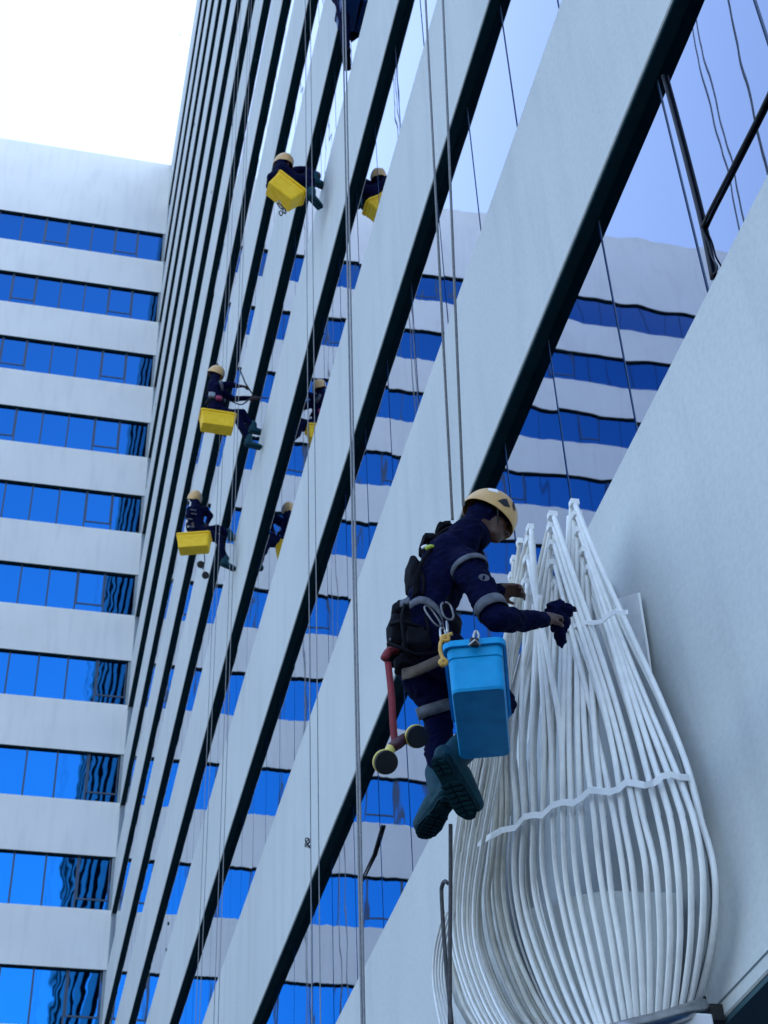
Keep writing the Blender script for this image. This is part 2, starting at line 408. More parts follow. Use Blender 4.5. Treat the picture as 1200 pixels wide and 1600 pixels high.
# ropes of the nearest cleaner
hd = at(713, 830, 1, 5.86)
sN = D - hd.x
rope_thing([through((665, 0), (707, 812), sN - 0.02), through((692, 0), (724, 790), sN + 0.04)],
           'pair of grey ropes from the roof down to the shoulders of the nearest cleaner', M['rope'], rad=0.0075)
fr_ = at(705, 1285, 1, 6.12); sF = D - fr_.x
lp = [at(x, y, 0, D - sF) for x, y in ((704, 1288), (704, 1380), (703, 1480), (703, 1600), (703, 1700))]
lp2 = [at(x, y, 0, D - sF) for x, y in ((706, 1600), (700, 1540), (694, 1470), (690, 1400), (691, 1384), (695, 1377), (700, 1380))]
rope_thing([lp + [Vector((lp[-1].x, lp[-1].y, 0.05))], catmull(lp2, 5)],
           'dark tail rope with a loop hanging below the boots of the nearest cleaner', M['rope_dark'], rad=0.0095)
# cables running over the near glass
cb = empty('cable', at(1097, 356, 0, D + 0.082), 'black cable forked in a V over the top right glass strip', 'cable')
for pts in (((1036, 118), (1058, 200), (1078, 278), (1097, 356), (1113, 436)), ((1240, 55), (1200, 150), (1150, 250), (1110, 328), (1097, 356))):
    m = MB(); m.tube(catmull([at(x, y, 0, D + 0.082) for x, y in pts], 4), 0.011, 6); m.build('cable_run', M['black'], cb, True)
m = MB(); m.tube(catmull([at(x, y, 0, D + 0.082) for x, y in ((1098, 360), (1106, 378), (1112, 400), (1121, 418), (1114, 430))], 4), 0.005, 5); m.build('cable_tail', M['black'], cb, True)
m = MB(); m.tube([at(x, y, 0, D + 0.082) for x, y in ((597, 1290), (584, 1335), (566, 1372), (560, 1384))], [0.012, 0.012, 0.008, 0.005], 6)
tag(m.build('squeegee_handle', M['black'], None, True), 'short dark stick leaning on the glass strip left of the dangling boots', 'tool')

# ------------------------------------------------------------------ the rod sculpture
rows_y = (1187, 1273, 1343, 1405, 1480, 1567, 1640)
lower = {
 0: (1070, 1093, 1113, 1118, 1111, 1090, 1062), 1: (1049, 1082, 1096, 1099, 1094, 1078, 1055), 2: (1036, 1065, 1077, 1080, 1078, 1066, 1046),
 3: (1020, 1046, 1057, 1062, 1062, 1054, 1040), 4: (1006, 1027, 1041, 1046, 1047, 1041, 1032), 5: (986, 1004, 1022, 1029, 1032, 1029, 1024),
 6: (974, 992, 1007, 1012, 1015, 1016, 1016), 7: (961, 973, 986, 993, 1000, 1005, 1008), 8: (941, 959, 971, 979, 987, 993, 1000),
 9: (933, 942, 950, 957, 970, 983, 992), 10: (917, 928, 935, 944, 957, 971, 984), 11: (904, 908, 915, 924, 939, 957, 974),
 12: (890, 894, 898, 906, 922, 943, 964), 13: (879, 880, 882, 889, 906, 930, 955), 14: (862, 864, 867, 876, 893, 920, 948),
 15: (850, 848, 847, 856, 875, 905, 938), 16: (831, 834, 832, 837, 858, 890, 926), 17: (815, 820, 815, 818, 838, 872, 912),
 18: (800, 808, 803, 807, 824, 858, 900), 19: (790, 793, 787, 788, 804, 842, 888), 20: (782, 784, 778, 777, 792, 826, 872),
 21: (776, 775, 769, 763, 774, 808, 855), 22: (770, 764, 754, 746, 752, 785, 835), 23: (764, 754, 741, 733, 736, 764, 815),
 24: (758, 745, 729, 720, 720, 744, 793), 25: (750, 733, 716, 708, 706, 724, 770)}
def s_of(idx, y):
    u = idx / 25.0
    base = 0.12 + 0.72 * u ** 0.8
    prof = 0.72 + 0.28 * math.sin(math.pi * min(1, max(0, (y - 760) / 900.0)))
    return base * prof
# (tip x, tip y, lower index, via points between tip and row 1187)
legs = [
 (899, 789, 0, [(932, 855), (972, 945), (1020, 1058)]), (902, 806, 1, [(928, 862), (962, 945), (1005, 1058)]), (906, 832, 2, [(950, 945), (993, 1058)]),
 (916, 863, 3, [(940, 945), (979, 1058)]), (922, 891, 4, [(934, 945), (966, 1058)]),
 (893, 789, 13, [(891, 860), (888, 960), (884, 1058)]), (898, 806, 12, [(896, 880), (894, 960), (893, 1058)]), (902, 832, 11, [(903, 900), (903, 960), (903, 1058)]),
 (911, 863, 10, [(912, 945), (914, 1058)]), (917, 891, 9, [(920, 945), (927, 1058)]),
 (866, 808, 5, [(880, 865), (900, 940), (940, 1060)]), (866, 825, 6, [(884, 900), (903, 975), (935, 1070)]), (867, 852, 7, [(884, 925), (902, 985), (927, 1080)]),
 (868, 884, 8, [(882, 950), (898, 1010), (918, 1095)]), (870, 914, 14, [(869, 960), (866, 1058), (860, 1120)]),
 (861, 808, 20, [(850, 870), (838, 960), (815, 1060)]), (861, 825, 18, [(853, 900), (845, 975), (829, 1070)]), (861, 852, 17, [(857, 925), (852, 985), (840, 1080)]),
 (862, 884, 16, [(860, 950), (858, 1010), (849, 1095)]), (865, 914, 15, [(866, 960), (867, 1030), (860, 1110)]),
 (830, 827, 15, [(834, 900), (842, 990), (856, 1090)]), (829, 846, 14, [(831, 920), (837, 1000), (850, 1090)]), (826, 876, 13, [(829, 950), (840, 1030), (858, 1110)]),
 (824, 912, 17, [(826, 970), (828, 1040), (827, 1110)]),
 (826, 827, 25, [(806, 900), (790, 990), (768, 1100)]), (823, 846, 24, [(808, 920), (796, 1000), (778, 1100)]), (820, 876, 23, [(812, 940), (802, 1010), (786, 1105)]),
 (818, 912, 22, [(813, 960), (806, 1020), (795, 1105)]),
 (812, 849, 21, [(806, 930), (803, 1020), (794, 1110)]), (803, 876, 19, [(802, 950), (806, 1030), (803, 1115)]), (799, 902, 20, [(801, 960), (806, 1040), (800, 1115)]),
 (844, 930, 16, [(846, 990), (848, 1060), (842, 1120)]), (836, 945, 18, [(834, 1000), (826, 1070), (814, 1130)]),
]
sculpt = empty('rod_sculpture', at(1000, 1620, 0, D - 0.3), 'white onion shaped wall sculpture of curved rods being wiped by the nearest cleaner', 'sculpture')
rod_paths = []
def leg_points(tx, ty, idx, dpx=0.0, dpy=0.0, dsh=0.0):
    lo = lower[idx]
    tip_s = 0.30 if tx > 885 else 0.42 if tx > 855 else 0.55
    x1 = lo[0]; outer = idx <= 2 and tx > 885
    via = []
    for t in (0.25, 0.5, 0.75):
        y = ty + (1187 - ty) * t
        x = tx + (x1 - tx) * (t if not outer else t - 0.035 * math.sin(math.pi * t))
        # legs leave the tip along a steep line and lean over to their lower run
        slope = (lo[1] - lo[0]) / 86.0; e = t * t * (t - 1)
        x += e * (slope * (1187 - ty) - (x1 - tx)) * 0.8
        via.append((x, y))
    pts2 = [(tx, ty)] + via + [(x, y) for x, y in zip(lo, rows_y)]
    P = []
    for x, y in pts2:
        w = min(1.0, max(0.0, (y - ty) / max(1.0, 1187 - ty))); w = w * w * (3 - 2 * w)
        P.append(at(x + dpx * (1 - w), y + dpy * (1 - w), 0, D - (tip_s * (1 - w) + s_of(idx, y) * w) + dsh))
    return P
for n_, (tx, ty, idx, via) in enumerate(legs):
    C = catmull(leg_points(tx, ty, idx), 5)
    m = MB(); m.tube(C, 0.0145 if idx < 14 else 0.013, 8)
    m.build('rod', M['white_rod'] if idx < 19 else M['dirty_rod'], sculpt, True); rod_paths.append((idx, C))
    # the rear bar of the same rung, ending where it runs in behind the front one
    Q = [p + Vector((0.015, 0.05, 0.0)) * max(0.15, 1 - i / 5.0) for i, p in enumerate(leg_points(tx, ty, idx, -4 if tx > 840 else 3, 8))]
    C2 = catmull(Q[:6], 5)
    m = MB(); m.tube(C2, 0.012, 7); m.build('rod', M['white_rod'], sculpt, True)
    sh = 5 if idx < 10 else -5
    Q = leg_points(tx, ty + 22, idx, sh, 10)[:6]
    Q = [p + Vector((0.05, 0.10, 0.0)) * (1 - i / 5.0) + Vector((0.008, 0.004, 0)) for i, p in enumerate(Q)]
    C3 = catmull(Q, 5)
    m = MB(); m.tube(C3, 0.012, 7); m.build('rod', M['white_rod'], sculpt, True)
used = {l[2] for l in legs}
# the short weathered rods packed on the left flank
for q in range(17):
    t = q / 16.0; jt = random.uniform(-3, 3)
    a = (806 - 50 * t + jt, 985 + 130 * t); b_ = (784 - 54 * t + jt, 1190); c_ = (762 - 50 * t, 1300); d_ = (746 - 44 * t, 1400); e_ = (748 - 42 * t, 1480); f_ = (779 - 46 * t, 1567); h_ = (822 - 48 * t, 1640)
    dd = 0.78 + 0.05 * t + 0.03 * (q % 3)
    P = [at(x, y, 0, D - dd) for x, y in (a, b_, c_, d_, e_, f_, h_)]
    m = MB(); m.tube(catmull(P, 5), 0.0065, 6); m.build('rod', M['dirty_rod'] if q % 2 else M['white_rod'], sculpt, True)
# second, hidden petal: its left silhouette behind the tail rope, and a fan of lacing rods inside
for q in range(5):
    w = q * 4.5
    P = [at(x, y, 0, D - (0.92 - 0.02 * q)) for x, y in ((694 + w, 1425), (680 + w, 1480), (677 + w, 1530), (684 + w * 1.2, 1580), (697 + w * 1.4, 1640))]
    m = MB(); m.tube(catmull(P, 5), 0.007, 6); m.build('rod', M['white_rod'], sculpt, True)
# the flank behind them: a pale sheet and a lattice of thin crossing bars
m = MB(); V = []; NU = 8
fl = ((1215, 752, 800), (1260, 736, 792), (1310, 722, 786), (1360, 710, 784), (1410, 702, 786), (1460, 697, 796), (1510, 697, 812), (1567, 712, 838), (1640, 752, 880))
for y, xl, xr in fl:
    for i in range(NU + 1):
        t = i / NU; V.append(at(xl + (xr - xl) * t, y, 0, D - (0.54 - 0.08 * t)))
m.add(V, [(j * (NU + 1) + i, j * (NU + 1) + i + 1, (j + 1) * (NU + 1) + i + 1, (j + 1) * (NU + 1) + i) for j in range(len(fl) - 1) for i in range(NU)])
o = m.build('flank_panel', M['flank'], sculpt, True); md = o.modifiers.new('thick', 'SOLIDIFY'); md.thickness = 0.01; md.offset = 0
for q in range(20):
    i0 = 15.5 + q * 0.47; a_, b__ = int(i0), min(25, int(i0) + 1); t = i0 - a_
    P = [at(lower[a_][k] * (1 - t) + lower[b__][k] * t - 3, rows_y[k], 0, D - min(0.70, s_of(i0, rows_y[k]) - 0.03)) for k in range(0, 7)]
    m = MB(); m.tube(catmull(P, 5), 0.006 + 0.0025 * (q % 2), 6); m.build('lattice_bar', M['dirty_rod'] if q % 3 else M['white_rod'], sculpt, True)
# caps that tie each pair of rods at its tip
for x, y, w, s in ((897, 787, 13, .30), (901, 805, 13, .30), (905, 831, 13, .30), (914, 862, 14, .30), (920, 890, 11, .30),
                   (863, 806, 13, .42), (863, 824, 14, .42), (864, 851, 14, .42), (865, 882, 15, .42), (868, 913, 10, .42),
                   (828, 826, 9, .55), (826, 845, 9, .55), (823, 875, 9, .55), (812, 848, 8, .55), (802, 875, 7, .55), (821, 911, 10, .55), (799, 901, 8, .55)):
    p = at(x, y, 0, D - s); h = w / 2.0 / 285.0
    m = MB(); m.box(p.x - h, p.x + h, p.y - 0.022, p.y + 0.022, p.z - 0.016, p.z + 0.018); m.build('tip_cap', M['white_rod'], sculpt)
# straps woven across the rods
def lookup_s(px, py):
    best = min(lower.items(), key=lambda kv: abs((kv[1][0] + (kv[1][1] - kv[1][0]) * min(1, max(0, (py - 1187) / 86.0))) - px))[0]
    return s_of(best, py)
strap_pts = [(748, 1318), (768, 1306), (784, 1297), (806, 1293), (820, 1276), (834, 1273), (848, 1274), (864, 1258), (880, 1253), (896, 1255), (910, 1246), (922, 1234), (940, 1236), (952, 1238), (966, 1233), (978, 1222), (992, 1224), (1008, 1227), (1022, 1223), (1034, 1213), (1046, 1210), (1060, 1214), (1075, 1215)]
sp = [at(x, y, 0, D - lookup_s(x, y) - 0.02) for x, y in strap_pts]
for i in range(len(sp) - 1):
    m = MB(); a, b = sp[i], sp[i + 1]; ext = (b - a) * 0.04
    m.ribbon([a - ext, b + ext], Vector((0, 0, 1)), 0.032, Vector((0.8, -0.6, 0)), 0.008 + 0.001 * (i % 2)); m.build('strap', M['strap'], sculpt)
sp2 = [at(x, y, 0, D - 0.42 + 0.012 * i) for i, (x, y) in enumerate(((868, 990), (886, 984), (902, 976), (915, 972), (928, 973), (942, 970), (950, 962), (962, 955), (972, 958), (980, 956)))]
for i in range(len(sp2) - 1):
    m = MB(); m.ribbon([sp2[i], sp2[i + 1]], Vector((0, 0, 1)), 0.026, Vector((0.8, -0.6, 0)), 0.007 + 0.001 * (i % 2)); m.build('strap', M['strap'], sculpt)
# curved inner panel low in the bulb and an added plate with the wall's shade in its grey
def skin(name, idxs, ys, ds, mat, topy=None):
    m = MB(); nu = len(idxs); V = []
    for y in ys:
        for i in idxs:
            lo = lower[i]; rr = rows_y
            x = None
            for a in range(len(rr) - 1):
                if rr[a] <= y <= rr[a + 1]:
                    t = (y - rr[a]) / (rr[a + 1] - rr[a]); x = lo[a] + (lo[a + 1] - lo[a]) * t
            if x is None: x = lo[0] + (lo[0] - lo[1]) * (rr[0] - y) / 86.0 if y < rr[0] else lo[-1]
            yy = y if topy is None else max(y, topy(i))
            V.append(at(x, yy, 0, D - max(0.02, s_of(i, y) * ds[0] - ds[1])))
    nv = len(ys); F = []
    for j in range(nv - 1):
        for i in range(nu - 1):
            a = j * nu + i; F.append((a, a + 1, a + 1 + nu, a + nu))
    m.add(V, F); o = m.build(name, mat, sculpt, True)
    md = o.modifiers.new('thick', 'SOLIDIFY'); md.thickness = 0.012; md.offset = 0
    return o
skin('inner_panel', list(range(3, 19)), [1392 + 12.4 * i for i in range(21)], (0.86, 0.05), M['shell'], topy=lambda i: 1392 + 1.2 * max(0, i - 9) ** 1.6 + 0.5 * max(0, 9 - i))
m = MB(); V = []; NU = 10
pl = ((912, 893, 945), (960, 884, 966), (1040, 866, 1008), (1110, 848, 1036), (1187, 815, 1062), (1273, 792, 1085), (1343, 778, 1104), (1405, 780, 1109), (1480, 795, 1103), (1567, 835, 1082), (1640, 885, 1050))
for y, xl, xr in pl:
    for i in range(NU + 1):
        t = i / NU; V.append(at(xr + (xl - xr) * t, y, 0, D - (0.04 + 0.26 * t * min(1, (y - 880) / 400.0))))
m.add(V, [(j * (NU + 1) + i, j * (NU + 1) + i + 1, (j + 1) * (NU + 1) + i + 1, (j + 1) * (NU + 1) + i) for j in range(len(pl) - 1) for i in range(NU)])
o = m.build('shade_panel', M['plate'], sculpt, True); md = o.modifiers.new('thick', 'SOLIDIFY'); md.thickness = 0.012; md.offset = 0
m = MB(); V = [at(x, y, 0, D - 0.035) for x, y in ((955, 940), (1000, 926), (1012, 1000), (1024, 1085), (1000, 1085))]
m.add(V, [(0, 1, 2, 3, 4)]); o = m.build('corner_plate', M['white_rod'], sculpt); md = o.modifiers.new('t', 'SOLIDIFY'); md.thickness = 0.012
# base tray, lamp housing and bracket under the bulb
pb = at(1045, 1610, 0, D - 0.30)
m = MB(); m.tube(catmull([at(x, y, 0, D - s) for x, y, s in ((880, 1640, .75), (960, 1612, .62), (1020, 1597, .45), (1070, 1582, .28), (1096, 1572, .12))], 4), [0.035] * 17, 8); m.build('base_ring', M['metal'], sculpt, True)
m = MB(); p = at(1068, 1608, 0, D - 0.25); m.box(p.x - 0.11, p.x + 0.09, p.y - 0.1, p.y + 0.1, p.z - 0.12, p.z + 0.03); bevel(m.build('lamp_housing', M['white'], sculpt), 0.008)
m = MB(); p = at(1116, 1580, 0, D - 0.03); m.box(p.x - 0.03, p.x + 0.028, p.y - 0.03, p.y + 0.03, p.z - 0.05, p.z + 0.02); m.box(p.x - 0.05, p.x - 0.031, p.y - 0.01, p.y + 0.01, p.z + 0.0, p.z + 0.06); m.build('bracket', M['black'], sculpt)

# ------------------------------------------------------------------ people
def capsule(bm_list, a, ra, b, rb):
    """closed tapered capsule"""
    a = Vector(a); b = Vector(b); d = b - a; ln = d.length
    if ln < 1e-5: d = Vector((0, 0, 1)); ln = 1e-5
    t = d.normalized(); ref = Vector((0, 0, 1)) if abs(t.z) < .9 else Vector((1, 0, 0))
    u = t.cross(ref).normalized(); w = t.cross(u)
    rings = []; S = 14; K = 4
    for i in range(K, 0, -1):
        an = math.pi / 2 * i / K; rings.append((a - t * ra * math.sin(an), ra * math.cos(an)))
    rings.append((a, ra)); rings.append((b, rb))
    for i in range(1, K + 1):
        an = math.pi / 2 * i / K; rings.append((b + t * rb * math.sin(an), rb * math.cos(an)))
    vs = []; fs = []
    for c, r in rings[1:-1]:
        for k in range(S):
            an = 2 * math.pi * k / S; vs.append(c + (u * math.cos(an) + w * math.sin(an)) * r)
    n = len(rings) - 2
    for i in range(n - 1):
        for k in range(S):
            p = i * S + k; q = i * S + (k + 1) % S; fs.append((p, q, q + S, p + S))
    vs.append(rings[0][0]); vs.append(rings[-1][0]); i0 = len(vs) - 2; i1 = i0 + 1
    for k in range(S):
        fs.append((i0, (k + 1) % S, k)); fs.append((i1, (n - 1) * S + k, (n - 1) * S + (k + 1) % S))
    bm_list.add(vs, fs)

def build_body(prims, voxel, mats, wrinkle=0.006, parent=None, smooth_it=6):
    """prims: (a, ra, b, rb, material index); union by voxel remesh into one continuous skin"""
    m = MB()
    for a, ra, b, rb, mi in prims: capsule(m, a, ra, b, rb)
    tmp = m.build('tmp_body', M['suit'])
    md = tmp.modifiers.new('r', 'REMESH'); md.mode = 'VOXEL'; md.voxel_size = voxel; md.adaptivity = 0
    ms = tmp.modifiers.new('s', 'SMOOTH'); ms.factor = 0.5; ms.iterations = smooth_it
    dg = bpy.context.evaluated_depsgraph_get(); ev = tmp.evaluated_get(dg)
    me = bpy.data.meshes.new_from_object(ev)
    bpy.data.objects.remove(tmp, do_unlink=True)
    import numpy as np
    nv = len(me.vertices); co = np.empty(nv * 3); me.vertices.foreach_get('co', co); co = co.reshape(-1, 3)
    def near(pts):
        best = np.full(len(pts), 1e9); idx = np.zeros(len(pts), int)
        for a, ra, b, rb, mi in prims:
            a = np.array(a); b = np.array(b); d = b - a; L2 = max(d @ d, 1e-9)
            t = np.clip(((pts - a) @ d) / L2, 0, 1); dist = np.linalg.norm(pts - a - t[:, None] * d, axis=1) - (ra + (rb - ra) * t)
            k = dist < best; best[k] = dist[k]; idx[k] = mi
        return idx
    vi = near(co)
    if wrinkle > 0:
        nr = np.empty(nv * 3); me.vertices.foreach_get('normal', nr); nr = nr.reshape(-1, 3)
        for i in range(nv):
            if vi[i] == 0:
                p = Vector(co[i])
                h = noise.noise(p * 9) * 1.1 + abs(noise.noise(Vector((p.x * 22, p.y * 22, p.z * 34)))) * 0.9 - 0.3
                co[i] += nr[i] * h * wrinkle
        me.vertices.foreach_set('co', co.ravel())
    npz = len(me.polygons); ce = np.empty(npz * 3); me.polygons.foreach_get('center', ce)
    pi = near(ce.reshape(-1, 3))
    me.materials.clear()
    for mt in mats: me.materials.append(mt)
    me.polygons.foreach_set('material_index', pi.astype('i')); me.polygons.foreach_set('use_smooth', [True] * npz)
    me.update()
    return link('body', me, parent)

def hand(prims, wrist, d, n, size=1.0, curl=(0.5, 0.6, 0.7, 0.8), thumb=1, mi=1):
    """wrist point, direction d of the palm, palm normal n (fingers curl towards n)"""
    d = Vector(d).normalized(); n = Vector(n); n = (n - d * n.dot(d)).normalized(); s = d.cross(n) * thumb
    w = Vector(wrist); k = size
    for off in (-0.026, -0.009, 0.009, 0.026):
        prims.append((w + s * off * 0.7 * k, 0.016 * k, w + d * 0.078 * k + s * off * k, 0.0125 * k, mi))
    for i, (off, ln) in enumerate(((0.030, 0.072), (0.010, 0.080), (-0.010, 0.074), (-0.029, 0.058))):
        p = w + d * 0.085 * k + s * off * k; dirv = d.copy()
        for j, fr in enumerate((0.45, 0.32, 0.25)):
            a = curl[i] * (0.6 + 0.5 * j)
            dirv = (dirv * math.cos(a) + (n * d.dot(d) - dirv * n.dot(dirv)).normalized() * math.sin(a)).normalized()
            q = p + dirv * ln * fr * k
            prims.append((p, (0.0095 - 0.0008 * j) * k, q, (0.0088 - 0.0008 * j) * k, mi)); p = q
    t0 = w + d * 0.022 * k + s * 0.026 * k; t1 = t0 + (d * 0.7 + s * 0.7 + n * 0.35).normalized() * 0.045 * k; t2 = t1 + (d * 0.85 + n * 0.6 + s * 0.05).normalized() * 0.032 * k
    prims.append((t0, 0.014 * k, t1, 0.0115 * k, mi)); prims.append((t1, 0.0115 * k, t2, 0.009 * k, mi))

def frame(fwd, up):
    f = Vector(fwd).normalized(); u = Vector(up); u = (u - f * u.dot(f)).normalized(); s = u.cross(f)   # s: the person's left
    return f, s, u

def head_prims(prims, c, fwd, up, k=1.0, mi=1, mask=None):
    f, s, u = frame(fwd, up)
    P = lambda a, b, e: Vector(c) + f * a * k + s * b * k + u * e * k
    skull = 0 if mask in ('hood', 'cap') else mi
    if mask == 'cap':
        prims.append((P(-0.05, 0, -0.03), 0.062 * k, P(-0.075, 0, -0.075), 0.058 * k, 0)); mask = None
    prims.append((P(-0.022, 0, 0.018), 0.082 * k, P(0.022, 0, 0.028), 0.078 * k, skull))
    prims.append((P(0.03, 0, -0.01), 0.068 * k, P(0.046, 0, -0.062), 0.046 * k, mi if mask is None else 0))       # jaw and face
    prims.append((P(0.05, 0, -0.085), 0.028 * k, P(0.066, 0, -0.088), 0.022 * k, mi if mask is None else 0))      # chin
    prims.append((P(0.088, 0, 0.004), 0.010 * k, P(0.110, 0, -0.028), 0.014 * k, mi))       # nose
    prims.append((P(0.088, 0.0, -0.058), 0.013 * k, P(0.090, 0.0, -0.062), 0.013 * k, mi))  # lips
    for q in (-1, 1):
        prims.append((P(0.068, 0.030 * q, 0.020), 0.016 * k, P(0.080, 0.012 * q, 0.020), 0.014 * k, mi))  # brow
        prims.append((P(-0.005, 0.078 * q, 0.012), 0.014 * k, P(-0.010, 0.080 * q, -0.022), 0.010 * k, skull))  # ear
        prims.append((P(0.055, 0.042 * q, -0.018), 0.022 * k, P(0.050, 0.044 * q, -0.03), 0.020 * k, mi if mask is None else 0))  # cheek
        prims.append((P(0.082, 0.031 * q, 0.002), 0.011 * k, P(0.081, 0.033 * q, 0.001), 0.011 * k, 3 if len(MATS) > 3 else mi))

def eyes(c, fwd, up, parent, k=1.0):
    f, s, u = frame(fwd, up)
    for q in (-1, 1):
        bm = bmesh.new(); bmesh.ops.create_uvsphere(bm, u_segments=12, v_segments=8, radius=0.0115 * k)
        me = bpy.data.meshes.new('eye'); bm.to_mesh(me); bm.free(); me.materials.append(M['eye'])
        for p in me.polygons: p.use_smooth = True
        o = bpy.data.objects.new('eye', me); col.objects.link(o); o.parent = parent
        o.location = Vector(c) + f * 0.086 * k + s * 0.031 * q * k + u * 0.003 * k - parent.location
M['eye'] = base_mat('eye', (0.35, 0.32, 0.30), 0.2)[0]
M['strap_black'] = base_mat('chin_strap', (0.01, 0.01, 0.012), 0.6)[0]

def helmet(c, fwd, up, parent, k=1.0, detail=True, mat=None):
    f, s, u = frame(fwd, up); root_loc = parent.location
    a_, b_, h_ = 0.148 * k, 0.124 * k, 0.152 * k
    P = lambda a, b, e: Vector(c) + f * a + s * b + u * e
    m = MB(); NU, NV = 40, 14; V = []
    for j in range(NV + 1):
        for i in range(NU):
            th = 2 * math.pi * i / NU
            side = abs(math.sin(th)); front = math.cos(th)
            rim = -0.34 + 0.40 * (0.5 - 0.5 * front) ** 2.2 - 0.10 * max(0, front)
            lat = rim + (math.pi / 2 - rim) * (j / NV)
            if j == NV: lat = math.pi / 2 - 1e-3
            fl = 1.0 + (0.07 * max(0, front) + 0.025) * (0.5 if j == 0 else 0.12 if j == 1 else 0)
            V.append(P(a_ * math.cos(lat) * math.cos(th) * fl, b_ * math.cos(lat) * math.sin(th) * fl, h_ * math.sin(lat)))
    F = [(j * NU + i, j * NU + (i + 1) % NU, (j + 1) * NU + (i + 1) % NU, (j + 1) * NU + i) for j in range(NV) for i in range(NU)]
    F.append(tuple(NV * NU + i for i in range(NU)))
    m.add(V, F); o = m.build('helmet', mat or M['helmet'], parent, True)
    md = o.modifiers.new('t', 'SOLIDIFY'); md.thickness = 0.006 * k; md.offset = -1
    sb = o.modifiers.new('s', 'SUBSURF'); sb.levels = 1; sb.render_levels = 1
    # ridge along the top
    if detail:
        def patch(name, shape, mat, grow=1.012):
            """shape: (th, lat) polygon in degrees on the shell, person's right side negative"""
            cx = sum(q[0] for q in shape) / len(shape); cy = sum(q[1] for q in shape) / len(shape)
            mm = MB(); vv = []; R_ = 5
            for r in range(R_ + 1):
                for (tq, lq) in shape:
                    th = R(cx + (tq - cx) * r / R_); lat = R(cy + (lq - cy) * r / R_)
                    vv.append(P(a_ * grow * math.cos(lat) * math.cos(th), b_ * grow * math.cos(lat) * math.sin(th), h_ * grow * math.sin(lat)))
            ns = len(shape); ff = []
            for r in range(R_):
                for i in range(ns):
                    p = r * ns + i; q = r * ns + (i + 1) % ns
                    ff.append((p, q, q + ns, p + ns))
            mm.add(vv, ff); ob = mm.build(name, mat, o, True)
            return ob
        patch('vent', [(-60, 2), (-74, -5), (-90, 0), (-80, 12), (-72, 18)], M['black'], 1.016)
        patch('vent', [(-42, 8), (-50, 4), (-56, 12), (-52, 28), (-45, 30)], M['black'], 1.016)
        patch('sticker', [(-92, 24), (-116, 24), (-120, 40), (-98, 46)], M['white'], 1.014)
        # chin strap
        mm = MB(); mm.tube(catmull([P(0.01 * k, -0.095 * k, 0.02 * k), P(0.022 * k, -0.090 * k, -0.03 * k), P(0.045 * k, -0.052 * k, -0.085 * k), P(0.052 * k, 0, -0.112 * k), P(0.045 * k, 0.052 * k, -0.085 * k), P(0.022 * k, 0.09 * k, -0.03 * k), P(0.01 * k, 0.095 * k, 0.02 * k)], 4), 0.006 * k, 6)
        mm.build('chin_strap', M['strap_black'], o, True)
    return o

def ring(c, axis, r, w, th, mat, name, parent, squash=1.0, up=None):
    """band of width w lying round a limb"""
    t = Vector(axis).normalized(); ref = Vector((0, 0, 1)) if abs(t.z) < .9 else Vector((0, 1, 0))
    if up is not None: ref = Vector(up)
    u = t.cross(ref).normalized(); v = t.cross(u); m = MB(); S = 24; vs = []
    for k in range(S):
        an = 2 * math.pi * k / S; e = u * math.cos(an) * squash + v * math.sin(an)
        for (rr, ww) in ((r, -w / 2), (r + th, -w / 2), (r + th, w / 2), (r, w / 2)): vs.append(Vector(c) + e * rr + t * ww)
    fs = [(k * 4 + q, ((k + 1) % S) * 4 + q, ((k + 1) % S) * 4 + (q + 1) % 4, k * 4 + (q + 1) % 4) for k in range(S) for q in range(4)]
    m.add(vs, fs); return m.build(name, mat, parent, True)

def boot_prims(prims, ankle, toe_dir, up, k=1.0, mi=2, msole=2):
    f, s, u = frame(toe_dir, up); P = lambda a, b, e: Vector(ankle) + f * a * k + s * b * k + u * e * k
    prims.append((P(0, 0, 0.06), 0.058 * k, P(-0.01, 0, -0.04), 0.054 * k, mi))
    prims.append((P(-0.045, 0, -0.065), 0.040 * k, P(0.05, 0, -0.062), 0.044 * k, mi))
    for q in (-1, 1): prims.append((P(0.05, 0.014 * q, -0.055), 0.040 * k, P(0.165, 0.018 * q, -0.072), 0.032 * k, mi))
    for q in (-1, 1): prims.append((P(-0.05, 0.022 * q, -0.095), 0.016 * k, P(0.17, 0.028 * q, -0.095), 0.016 * k, msole))

